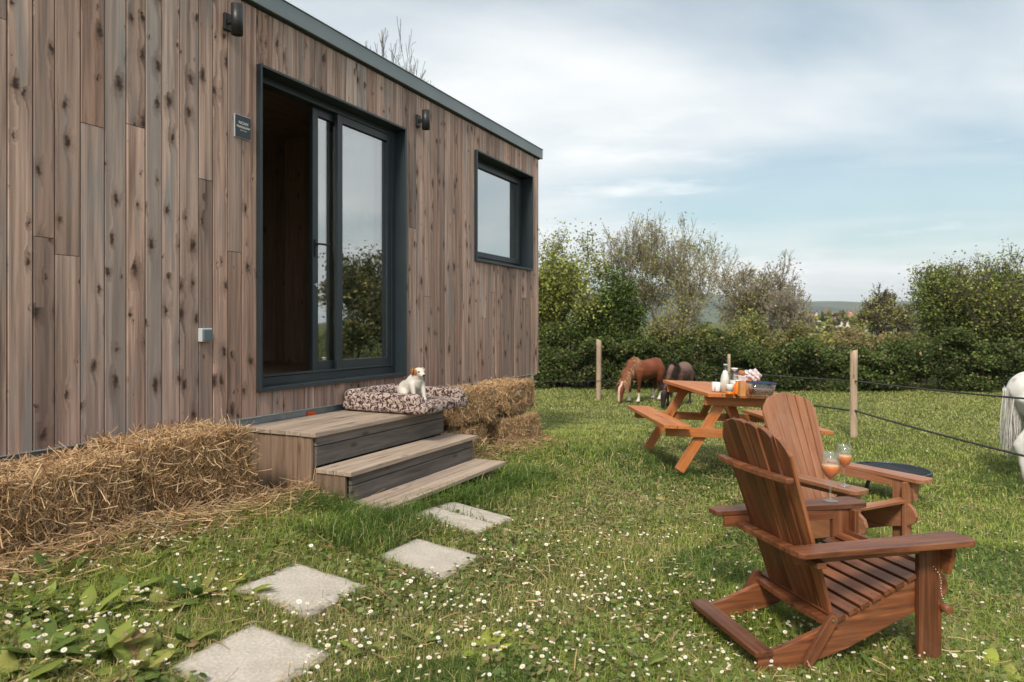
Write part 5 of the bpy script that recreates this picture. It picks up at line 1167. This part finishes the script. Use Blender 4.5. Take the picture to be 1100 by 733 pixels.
tree('bare_tree', 'bare rounded tree standing behind the picnic table items', 'tree', 800, 23, 4.1, 6, 5000, .05, G_OLV+G_BRN+G_YEL[:1], 16, .5, .28, .14, multi=3, squash=1.45, r0=.11, minr=.0068, bark='bark2')
tree('bare_tree', 'small leafless tree right of the rounded bare tree', 'tree', 838, 21, 2.9, 6, 1000, .045, G_OLV, 17, .5, .28, .14, multi=3, squash=.8, r0=.08, minr=.006, bark='bark2')
bush('bush', 'yellow olive shrub behind the milk bottle', 'bush', 790, 18.8, 2.3, 2.15, 20000, G_OLV+G_YEL[:1]+G_MID, 18, .048)
bush('bush', 'olive shrub above the hedge left of the pale post', 'bush', 850, 18.9, 2.0, 1.55, 18000, G_OLV+G_MID[:1], 19, .048)
bush('bush', 'low brown olive bramble thicket behind the pale post', 'bush', 912, 19.2, 2.6, 1.35, 18000, G_OLV+G_BRN, 20, .045)
bush('bush', 'low green bramble mound between pollard tree and hedge', 'bush', 962, 19.4, 2.0, 1.25, 16000, G_OLV+G_MID, 21, .048)
tree('pollard_tree', 'distant small round crowned tree with thick dark trunk', 'tree', 952, 30, 3.5, 7, 3400, .06, G_OLV+G_YEL, 22, .55, .15, .22, multi=3, squash=1.45, r0=.30, crown_z=1.7, minr=.010, first=.25)
bush('hawthorn_tree', 'large dense green hawthorn at the right edge, left half of the mass', 'tree', 1040, 18.8, 3.0, 3.55, 80000, G_MID+[(.22, .25, .06), (.08, .11, .03)], 23, .046, 'trees beyond the hedge', 170)
bush('hawthorn_tree', 'dense green hawthorn cut by the right edge of the photo', 'tree', 1120, 18.6, 2.8, 3.75, 62000, G_MID+[(.22, .25, .06), (.08, .11, .03)], 24, .046, 'trees beyond the hedge', 150)
tree('hawthorn_tree', 'spiky top shoots of the right hand hawthorn mass', 'tree', 1062, 19.2, 3.9, 5, 10000, .045, G_MID+G_YEL, 25, .55, .25, .16, multi=4, squash=1.6, crown_z=1.5)
bush('bush', 'olive bramble mound far behind the pale post, near the houses', 'bush', 890, 26, 5.0, 1.45, 12000, G_OLV+G_YEL[:1], 41, .07)
bush('bush', 'brownish scrub beside the pollard tree trunk', 'bush', 935, 27, 3.5, 1.6, 9000, G_OLV+G_BRN, 42, .07)
# trees seen over the roof and outside the frame (reflected in the glass)
tree('bare_tree', 'bare twiggy tree top rising behind the cabin roof', 'tree', 318, 13, 8.1, 7, 900, .035, G_BRN, 27, .45, .3, .08, multi=4, squash=1.35, r0=.2, minr=.004, group='trees behind the cabin', base=.1)
for i, (ang, dist, h, nm) in enumerate([(52, 24, 4.6, 'tree'), (60, 22, 3.5, 'tree'), (66, 25, 3.9, 'tree'), (74, 23, 3.6, 'tree'), (82, 24, 4.4, 'tree'), (46, 24, 3.8, 'tree')]):
    a = R(ang); X_, Y_ = math.sin(a)*dist, math.cos(a)*dist; px_ = CX+F*X_/Y_
    tree('hedgerow_tree', 'hedgerow tree out of view right of the paddock', 'tree', px_, Y_, h, 5, 9000, .09, G_DARK+G_OLV, 60+i, .5, .25, .22, multi=3, squash=1.7, r0=.14, group='trees out of view on the right', minr=.012)

# ------------------------------------------------------------------ far houses
M['render'] = noisy('pale_render', (.62, .56, .48), (.7, .64, .56), .5, .9, bump=0); M['tiles'] = noisy('purple_slate', (.10, .09, .13), (.16, .14, .18), 1, .8, bump=0); M['tiles2'] = noisy('red_tile', (.30, .13, .09), (.38, .18, .12), 1, .8, bump=0)
def house(px, Y, wdt, h, rh, yaw, roofm, label):
    x = (px-CX)/F*Y; z = float(gz(x, Y)); t = thing('house', label, 'house', (x, Y, z), (0, 0, R(yaw)), 'houses far beyond the fields'); d = wdt*.65
    m = MB(); m.prism([(-d/2, 0), (d/2, 0), (d/2, h), (0, h+rh), (-d/2, h)], Matrix(((0, 0, 1, 0), (1, 0, 0, 0), (0, 1, 0, 0), (0, 0, 0, 1))), wdt); m.build('wall', M['render'], t)
    m = MB()
    for s in (-1, 1): m.beam((0, s*(d/2+.3), h-.15*1), (0, 0, h+rh+.12), wdt+.5, .15, up=(1, 0, 0)) if False else m.add([(-wdt/2-.2, s*(d/2+.3), h-.2), (wdt/2+.2, s*(d/2+.3), h-.2), (wdt/2+.2, 0, h+rh+.1), (-wdt/2-.2, 0, h+rh+.1), (-wdt/2-.2, s*(d/2+.3), h-.02), (wdt/2+.2, s*(d/2+.3), h-.02), (wdt/2+.2, 0, h+rh+.28), (-wdt/2-.2, 0, h+rh+.28)], [(0, 1, 2, 3), (4, 5, 6, 7), (0, 1, 5, 4), (1, 2, 6, 5), (3, 0, 4, 7)])
    rf = m.build('roof', roofm, t); m = MB(); m.box((wdt*.3, 0, h+rh+.5), (.7, .7, 1.4)); m.build('chimney', M['tiles2'], rf)
    for wx_ in (-wdt*.28, 0, wdt*.28):
        for wz in (1.5, h-1.3) if h > 4 else (1.5,): m = MB(); m.box((wx_, -d/2-.02, wz), (1.1, .06, 1.2)); m.build('window', M['dark'], t)
house(884, 215, 5.6, 3.2, 2.0, 28, M['tiles'], 'far cream house with purple slate roof seen above the bushes'); house(905, 235, 6.5, 2.6, 2.0, -8, M['tiles2'], 'far house with reddish roof right of the cream house'); house(871, 250, 5.5, 2.6, 2.0, 10, M['tiles2'], 'far low house left of the cream house'); house(916, 265, 6, 3.8, 2.2, 50, M['tiles'], 'far white gabled house with grey roof left of pollard tree'); house(940, 240, 8, 2.4, 1.8, 0, M['tiles2'], 'far house glimpsed behind the pollard tree trunk')
for i, (px, Y, w_, h_, cl) in enumerate([(876, 180, 9, 5.5, G_YEL), (898, 200, 8, 6.0, G_OLV), (922, 160, 7, 4.8, G_YEL+G_OLV), (940, 230, 12, 7.5, G_OLV), (868, 290, 14, 9.0, G_OLV), (985, 200, 12, 7, G_MID), (905, 120, 8, 1.3, G_OLV), (885, 130, 8, 1.0, G_YEL+G_OLV)]):
    bush('field_tree', 'distant field tree near the far houses', 'tree', px, Y, w_, h_, 2500, cl, 80+i, .45, 'distant field trees near the far houses', 40, 0, 10)

# ------------------------------------------------------------------ air
def haze():
    bm = bmesh.new(); bmesh.ops.create_cube(bm, size=1); me = bpy.data.meshes.new('haze'); bm.to_mesh(me); bm.free(); m = bpy.data.materials.new('thin_haze'); m.use_nodes = True; t = m.node_tree; t.nodes.clear()
    o = N(t, 'ShaderNodeOutputMaterial'); v = N(t, 'ShaderNodeVolumePrincipled'); v.inputs['Color'].default_value = (.80, .88, .97, 1); v.inputs['Density'].default_value = .00026; v.inputs['Anisotropy'].default_value = .2; t.links.new(v.outputs[0], o.inputs['Volume'])
    h = link_mesh('haze', me, m); h.scale = (4300, 2900, 140); h.location = (300, 1180, 60); tag(h, 'thin pale haze over the fields', 'haze', None, 'stuff')
haze()

# ------------------------------------------------------------------ grass, weeds, daisies
def field_mask(x, y):
    """True where plants may stand"""
    s = (x-WX)*DX+(y-WY)*DY; q = (x-WX)*PX+(y-WY)*PY
    ok = ~((q < .02)&(q > -2.7)&(s > S0)&(s < S1+.03))
    ok &= ~((s > -.02)&(s < 1.55)&(q > -.1)&(q < 1.13))
    ok &= ~((s > -3)&(s < -.3)&(q > -.3)&(q < .50)); ok &= ~((s > 1.62)&(s < 3.7)&(q > -.3)&(q < .47))
    for (sx, sy, r, yaw, a, b) in SLABS:
        u = (x-sx)*math.cos(yaw)+(y-sy)*math.sin(yaw); v = -(x-sx)*math.sin(yaw)+(y-sy)*math.cos(yaw)
        ok &= ~((abs(u) < a/2-r)&(abs(v) < b/2-r))
    return ok
def fn(x, y, f, seed):
    return (np.sin(x*f*1.0+seed)*np.sin(y*f*1.3+seed*2.1)+np.sin(x*f*2.3+y*f*1.1+seed*.7)*.5*np.sin(y*f*2.9-x*f*.6+seed)+.3*np.sin(x*f*5.1-y*f*3.7+seed*3))/1.8*.5+.5
def scatter(n, y0, y1, power, rn, margin=.9):
    """density ~ 1/dist^power inside a wedge wider than the picture"""
    u = rn.random(n)
    # area element ~ Y dY ; want pdf(Y) ~ Y^(1-power)
    k = 2-power
    if abs(k) < 1e-3: Y = y0*(y1/y0)**u
    else: Y = (y0**k+u*(y1**k-y0**k))**(1/k)
    X = rn.uniform(-1, 1, n)*(Y*margin+.8); return X, Y
def tones(x, y, rn):
    n = len(x); a = fn(x, y, 1.1, 1.0); b = fn(x, y, 3.7, 4.0); s = (x-WX)*DX+(y-WY)*DY; q = (x-WX)*PX+(y-WY)*PY
    green = np.array([.20, .295, .046]); lush_shade = np.array([.095, .165, .032]); dry = np.array([.47, .41, .19]); yel = np.array([.335, .385, .078])
    worn = np.clip(np.exp(-((q-2.0)/.65)**2)*.75*(y < 9), 0, 1)          # trodden path in front of the steps
    paddock = np.clip((y-8)/4, 0, 1)*.55
    kd = np.clip(.12+.55*(b-.45)+worn*.6+paddock*.6*(a), 0, .85); r = rn.random(n)
    c = np.where((r < kd)[:, None], dry, np.where((rn.random(n) < .3+.45*a)[:, None], yel, green))
    lush_shade_k = np.clip(np.exp(-((q-1.25)/.28)**2)*(s > -.6)*(s < 2.0)+.8*(fn(x, y, .8, 9) > .72), 0, 1); lush_shade_k = np.maximum(lush_shade_k, np.exp(-((x-1.7)**2/1.2+(y-6.7)**2/.6)))  # last term darkens grass by the table: bench shadow put into the colour
    m = rn.random(n) < lush_shade_k*.85; c = np.where(m[:, None], lush_shade, c)
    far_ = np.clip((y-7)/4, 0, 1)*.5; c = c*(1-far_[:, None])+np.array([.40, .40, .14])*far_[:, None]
    return c*(1+rn.uniform(-.35, .35, n)*(1-far_))[:, None], lush_shade_k, worn, q, s
def grass(name, n, y0, y1, power, seed, wk, hk, label, margin=.9):
    rn = np.random.default_rng(seed); x, y = scatter(n, y0, y1, power, rn, margin)
    # tuft
    x = x+rn.normal(size=n)*.01; ok = field_mask(x, y); x, y = x[ok], y[ok]; n = len(x); z = gz(x, y)
    c, lush_shade, worn, q, s = tones(x, y, rn)
    tall = fn(x, y, 2.2, 5)**2; h = (.022+.038*rn.random(n)+.035*tall*rn.random(n))*(1-.55*worn)+.11*lush_shade*rn.random(n)*(y < 8)*(q < 2)
    edge = np.clip(1-np.abs(q-.55)/.18, 0, 1)*(y < 9)*(q > 0); h += edge*.03*rn.random(n)
    h = h*hk*(1-.35*np.clip((y-7)/3, 0, 1)); wd = np.maximum(.0022, wk*y)*rn.uniform(.7, 1.3, n)
    az = rn.uniform(0, 2*math.pi, n); lean = np.abs(rn.normal(size=n))*.75+.25; dx, dy = np.cos(az), np.sin(az); px, py = -dy, dx
    L = h*1.25; V = np.zeros((n, 5, 3)); zr = z-.004
    V[:, 0] = np.stack([x-px*wd/2, y-py*wd/2, zr], 1); V[:, 1] = np.stack([x+px*wd/2, y+py*wd/2, zr], 1)
    mx_, my_ = x+dx*L*.35*lean*.6, y+dy*L*.35*lean*.6; mz = zr+h*.62
    V[:, 2] = np.stack([mx_+px*wd*.42, my_+py*wd*.42, mz], 1); V[:, 3] = np.stack([mx_-px*wd*.42, my_-py*wd*.42, mz], 1)
    V[:, 4] = np.stack([x+dx*L*lean, y+dy*L*lean, zr+h*(1.0-.35*np.clip(lean-.4, 0, 1))], 1)
    b = (np.arange(n)*5)[:, None]; T = np.concatenate([b+0, b+1, b+2, b+0, b+2, b+3, b+3, b+2, b+4], 1).reshape(-1, 3)
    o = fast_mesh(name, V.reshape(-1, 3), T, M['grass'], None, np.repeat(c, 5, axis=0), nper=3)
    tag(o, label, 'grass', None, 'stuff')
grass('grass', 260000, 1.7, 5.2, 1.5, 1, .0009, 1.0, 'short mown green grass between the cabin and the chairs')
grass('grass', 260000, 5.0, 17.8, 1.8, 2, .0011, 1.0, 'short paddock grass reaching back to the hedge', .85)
def clover(n, seed):
    rn = np.random.default_rng(seed); x, y = scatter(n, 1.7, 7.0, 1.4, rn); k = fn(x, y, 1.6, 3); ok = field_mask(x, y)&(k > .40); x, y = x[ok], y[ok]; n = len(x)
    P = np.stack([x, y, gz(x, y)+rn.uniform(.008, .04, n)], 1); c = mixcols(rn, n, [(.12, .18, .045), (.16, .22, .06), (.22, .25, .09), (.24, .19, .09)], .3)
    a = rn.normal(size=(n, 3))*np.array([1, 1, .3]); a /= np.linalg.norm(a, axis=1)[:, None]; nr = rn.normal(size=(n, 3))*.5; nr[:, 2] += 1; b = np.cross(nr, a); b /= np.linalg.norm(b, axis=1)[:, None]; s = rn.uniform(.006, .016, n)[:, None]
    ring = [P+a*s*math.cos(t)+b*s*.8*math.sin(t) for t in np.linspace(0, 2*math.pi, 7)[:-1]]
    V = np.stack(ring, 1).reshape(-1, 3); Fq = np.arange(n*6).reshape(-1, 6)
    tag(fast_mesh('clover', V, Fq, M['leaf'], None, np.repeat(c, 6, axis=0), nper=6), 'low clover and small weeds growing in the lawn', 'weeds', None, 'stuff')
clover(60000, 4)
def dead_bits(n, seed):
    rn = np.random.default_rng(seed); x, y = scatter(n, 1.7, 7.5, 1.4, rn); ok = field_mask(x, y)&(fn(x, y, 2.1, 8) > .35); x, y = x[ok], y[ok]; n = len(x)
    P = np.stack([x, y, gz(x, y)+rn.uniform(.012, .04, n)], 1); D = np.stack([rn.normal(size=n), rn.normal(size=n), rn.normal(size=n)*.25], 1)
    V, Fq, C = strips(P, D, rn.uniform(.03, .09, n), rn.uniform(.0016, .003, n)*(1+y*.12), STRAW[rn.integers(0, 5, n)]*rn.uniform(.5, 1.0, n)[:, None], '', None, None, .5, 2, 3)
    tag(fast_mesh('dry_clippings', V, Fq, M['straw'], None, C), 'dry grass clippings lying in the lawn', 'clippings', None, 'stuff')
dead_bits(13000, 9)

# daisies
M['daisy_w'] = mat('daisy_petal', (.70, .66, .60), .6); M['daisy_y'] = mat('daisy_centre', (.70, .42, .02), .7); M['stem'] = mat('daisy_stem', (.10, .15, .04), .6)
def daisy_mesh(kind, seed):
    rn = random.Random(seed); m = MB(); h = rn.uniform(.045, .075); tx, ty = rn.uniform(-.012, .012), rn.uniform(-.012, .012)
    m.tube([(0, 0, -.01), (tx*.4, ty*.4, h*.5), (tx, ty, h)], .0009, 4, mi=2)
    tilt = Euler((rn.uniform(-.5, .5), rn.uniform(-.5, .5), 0)).to_matrix(); c = Vector((tx, ty, h)); npet = 14; r0, r1 = .0030, rn.uniform(.0095, .0118); cup = kind == 1
    for k in range(npet):
        a = 2*math.pi*k/npet+rn.uniform(-.1, .1); u = Vector((math.cos(a), math.sin(a), 0)); v = Vector((-math.sin(a), math.cos(a), 0)); dz = r1*(.9 if cup else .16); rr = r1*(.62 if cup else 1)
        pts = [u*r0-v*.0009, u*r0+v*.0009, u*(rr*.8)+v*.0019+Vector((0, 0, dz*.7)), u*rr+Vector((0, 0, dz)), u*(rr*.8)-v*.0019+Vector((0, 0, dz*.7))]
        m.add([c+tilt @ p for p in pts], [(0, 1, 2, 3, 4)], mi=0)
    v, f = ball((0, 0, .0010), (.0036, .0036, .0022), 8); m.add([c+tilt @ Vector(p) for p in v], f, mi=1, smooth=True); return m
M3 = [M['daisy_w'], M['daisy_y'], M['stem']]
def daisy_density(px, py):
    d = 0
    for (cx, cy, sx, sy, a) in ((640, 610, 120, 55, 1.), (620, 690, 160, 45, 1.1), (800, 690, 90, 40, 1.3), (900, 715, 160, 25, .9), (150, 640, 110, 50, .8), (80, 700, 90, 40, .7), (440, 660, 120, 50, .6), (540, 575, 60, 25, .5), (1000, 640, 80, 90, .35), (700, 560, 70, 40, .5), (330, 700, 60, 40, .6), (230, 590, 60, 25, .4)):
        d += a*math.exp(-((px-cx)/sx)**2-((py-cy)/sy)**2)
    return min(d, 1)
def daisies():
    rn = random.Random(77); protos = [daisy_mesh(0 if k < 4 else 1, k) for k in range(6)]; objs = []
    pts = []; tries = 0
    while len(pts) < 1250 and tries < 120000:
        tries += 1; px = rn.uniform(-60, 1160); py = rn.uniform(540, 790)
        if rn.random() > daisy_density(px, py): continue
        x, y, z = ground_at(px, py)
        # clumping
        if rn.random() > .08+1.3*max(0, float(fn(np.array([x]), np.array([y]), 6.5, 2)[0])-.25)**1.6: continue
        if not bool(field_mask(np.array([x]), np.array([y]))[0]): continue
        pts.append((x+rn.gauss(0, .02), y+rn.gauss(0, .02)))
    pts.sort(key=lambda p: p[1]**2+p[0]**2); near = pts[:290]; rest = pts[290:]
    base = []
    for i, (x, y) in enumerate(near):
        k = rn.randrange(6)
        while len(base) <= k: base.append(None)
        if base[k] is None:
            o = protos[k].build('daisy', M3); base[k] = o
        else: o = base[k].copy(); COL.objects.link(o)
        o.location = (x, y, float(gz(x, y))+.005); o.rotation_euler = (0, 0, rn.uniform(0, 6.28)); s = rn.uniform(.6, 1.0); o.scale = (s, s, s)
        tag(o, 'small white daisy with yellow centre standing in the near grass', 'daisy', 'daisies in the grass')
    # the rest as one
    allm = MB()
    me_v = [(np.array([tuple(v) for v in p.v]), p.f, p.mi) for p in protos]
    V = []; Fp = []; MI = []; off = 0
    far = []
    r2 = np.random.default_rng(5); n = 900; X = r2.uniform(1.0, 9.0, n); Y = r2.uniform(4.5, 15.5, n); kk = r2.random(n) < (.15+.85*fn(X, Y, 1.7, 6)**2); far = [(a, b) for a, b in zip(X[kk], Y[kk]) if field_mask(np.array([a]), np.array([b]))[0]]
    for (x, y) in rest+far:
        k = rn.randrange(6); v, f, mi = me_v[k]; a = rn.uniform(0, 6.28); s = rn.uniform(.6, 1.0); ca, sa = math.cos(a)*s, math.sin(a)*s
        W_ = np.stack([v[:, 0]*ca-v[:, 1]*sa+x, v[:, 0]*sa+v[:, 1]*ca+y, v[:, 2]*s+float(gz(x, y))+.005], 1); V.append(W_); Fp += [tuple(i+off for i in q) for q in f]; MI += mi; off += len(v)
    me = bpy.data.meshes.new('daisy_carpet'); me.from_pydata(np.concatenate(V).tolist(), [], Fp); me.polygons.foreach_set('material_index', MI)
    tag(link_mesh('daisy_carpet', me, M3), 'daisies scattered through the farther grass', 'daisies', None, 'stuff')
daisies()
# dock plants with broad leaves
def leaf_blade(rn, L, Wd, az, el, curl):
    n = 7; V = []; d = np.array([math.cos(az)*math.cos(el), math.sin(az)*math.cos(el), math.sin(el)]); s = np.array([-math.sin(az), math.cos(az), 0.]); p = np.array([math.cos(az)*.01, math.sin(az)*.01, .0]); V = []
    for k in range(n+1):
        f = k/n; wv = Wd*(math.sin(math.pi*min(1, f*1.02+.02))**.7)*(1 if f > .12 else .15)+.0015; wob = .04*Wd*math.sin(f*15+az)
        nrm = np.cross(d, s)
        V += [p-s*wv/2+nrm*(-wv*.16)+nrm*wob, p+nrm*wv*.0, p+s*wv/2+nrm*(-wv*.16)-nrm*wob]; p = p+d*L/n; d = d+np.array([0, 0, -curl/n]); d /= np.linalg.norm(d)
    Fq = []
    for k in range(n): b = 3*k; Fq += [(b, b+1, b+4, b+3), (b+1, b+2, b+5, b+4)]
    return V, Fq
def dock(px, py, size, nl, label, seed, cols=((.15, .21, .045), (.24, .29, .06), (.10, .15, .035), (.30, .30, .08))):
    x, y, z = ground_at(px, py); rn = random.Random(seed); V = []; Fs = []; C = []
    if not field_mask(np.array([x]), np.array([y]))[0]: return
    for k in range(nl):
        az = 2*math.pi*k/nl+rn.uniform(-.4, .4); c = np.array(rn.choice(cols))*rn.uniform(.75, 1.25)
        if rn.random() < .05: c = np.array((.26, .18, .09))*rn.uniform(.8, 1.3)
        v, f = leaf_blade(rn, size*rn.uniform(.7, 1.2), size*rn.uniform(.30, .46), az, rn.uniform(.1, .95), rn.uniform(.4, 1.4)); b = len(V); V += v; Fs += [tuple(i+b for i in q) for q in f]; C += [c]*len(v)
    V = np.array(V); V[:, 2] = np.maximum(V[:, 2], .012)
    o = fast_mesh('dock_plant', V, np.array(Fs), M['leaf'], None, np.array(C), smooth=True); o.location = (x, y, z)
    tag(o, label, 'weed plant', 'broad leaved weeds in the lawn')
DK = [(70, 585, .13, 6, 'upright broad leaf weed against the straw at far left'), (110, 592, .14, 6, 'broad leaf weed with a long pale leaf below the straw'), (20, 625, .15, 8, 'broad leaf weed clump at the left edge below the bale'), (62, 622, .14, 8, 'leafy weed clump just right of the left edge clump'), (35, 660, .16, 9, 'large leafy weed at the left edge, middle height of the lawn'), (90, 665, .15, 8, 'leafy weed among daisies left of the paving path'), (130, 640, .15, 7, 'weed with brown tinged leaves left of the second slab'), (175, 655, .16, 8, 'broad leaf weed beside the second slab, its leaf pointing at it'), (210, 640, .14, 7, 'weed reaching over the left corner of the second slab'), (245, 625, .12, 6, 'small bright leaved weed at the second slab corner'), (265, 640, .10, 5, 'small weed laying one leaf over the second slab'), (45, 705, .17, 9, 'big leafy weed in the lower left corner'), (110, 705, .16, 8, 'leafy weed between lower left corner and nearest slab'), (150, 720, .15, 8, 'leafy weed touching the bottom edge left of nearest slab'), (10, 735, .16, 8, 'leafy weed cut by the bottom left corner'), (205, 690, .11, 5, 'weed with olive brown leaves at the top corner of nearest slab'), (180, 590, .12, 6, 'small weed on the lawn below the right end of the straw'), (390, 700, .09, 5, 'low weed right of the nearest slab'), (455, 690, .10, 5, 'low weed in the daisies near bottom centre left'), (520, 700, .12, 6, 'yellow green weed in daisies at the bottom centre'), (548, 688, .10, 5, 'yellow green weed right beside the bottom centre one'), (625, 700, .10, 6, 'grey green weed left of the dead brown leaf'), (668, 692, .10, 5, 'weed holding a large dead brown leaf'), (690, 715, .11, 6, 'weed below the dead brown leaf near the bottom edge'), (1062, 722, .16, 7, 'bright weed at the bottom right beside the near chair'), (1085, 735, .15, 6, 'weed in the bottom right corner'), (880, 728, .10, 5, 'low weed under the near side rail of the foreground chair'), (950, 728, .11, 6, 'pale weed left of the near front chair leg at bottom edge'), (795, 640, .09, 5, 'small weed inside the open rear frame of the foreground chair'), (850, 690, .10, 5, 'small weed growing under the foreground chair seat'), (555, 600, .09, 5, 'small weed right of the clean diamond slab'), (742, 625, .09, 5, 'small weed behind the rear bar of the foreground chair'), (430, 640, .09, 5, 'small weed right of the second slab'), (10, 600, .13, 6, 'weed at the very left edge touching the straw'), (300, 585, .09, 5, 'small weed above the second slab')]
for i, (px, py, sz, nl, lb) in enumerate(DK):
    cols = ((.36, .40, .06), (.28, .33, .06)) if 'yellow' in lb or 'bright' in lb else ((.15, .21, .045), (.24, .29, .06), (.10, .15, .035), (.30, .30, .08)); dock(px, py, sz*.92, nl+4, lb, 300+i, cols)
rw_ = random.Random(12)
for i in range(22): dock(rw_.uniform(5, 240)*(1 if i % 3 else .6), rw_.uniform(595, 660) if i % 2 else rw_.uniform(660, 735)-0, .085, 11, 'low broad leaved weed scattered in the lower left lawn', 400+i, ((.20, .26, .05), (.28, .32, .07), (.13, .18, .04)))
def tuft(px, py, n, hgt, rad, label, seed, col=(.08, .135, .03)):
    x, y, z = ground_at(px, py); rn = np.random.default_rng(seed); r = rad*np.sqrt(rn.random(n)); a = rn.uniform(0, 6.28, n); bx = r*np.cos(a); by = r*np.sin(a)
    ok = field_mask(x+bx, y+by); bx, by = bx[ok], by[ok]; n = len(bx); D = np.stack([bx/rad*.8+rn.normal(size=n)*.35, by/rad*.8+rn.normal(size=n)*.35, np.ones(n)], 1); L = hgt*rn.uniform(.5, 1.2, n)
    P = np.stack([bx, by, gz(x+bx, y+by)-z-.005], 1); c = np.array(col)[None]*rn.uniform(.6, 1.7, n)[:, None]
    o = hair_strands_obj(P, D, L, .0022, c, seed); o.location = (x, y, z); tag(o, label, 'grass tuft', 'tall grass tufts round the steps')
def hair_strands_obj(P, D, L, w_, c, seed): 
    o = hair_strands('grass_tuft', P, D, L, w_, c, None, M['grass'], seed, 1.1, 4); return o
for i, (px, py, n, h, r, lb) in enumerate([(345, 548, 900, .13, .16, 'tall dark grass tuft at the near foot of the steps'), (300, 545, 500, .09, .14, 'dark grass tuft beside the left side of the steps'), (390, 560, 700, .11, .15, 'dark grass tuft in front of the bottom step corner'), (440, 545, 450, .07, .13, 'grass tuft under the front edge of the bottom step'), (500, 530, 450, .07, .14, 'grass tuft at the right front of the bottom step'), (550, 492, 500, .07, .18, 'grass tuft just right of the bottom step end'), (575, 478, 400, .06, .18, 'grass growing at the foot of the right bale stack'), (685, 490, 600, .08, .25, 'added dark grass tuft standing in for the shade under the picnic bench'), (735, 515, 450, .07, .2, 'grass tuft around the near foot of the picnic table')]):  # picnic bench tuft is dark grass added where the bench shade falls
    tuft(px, py, n, h, r, lb, 500+i)
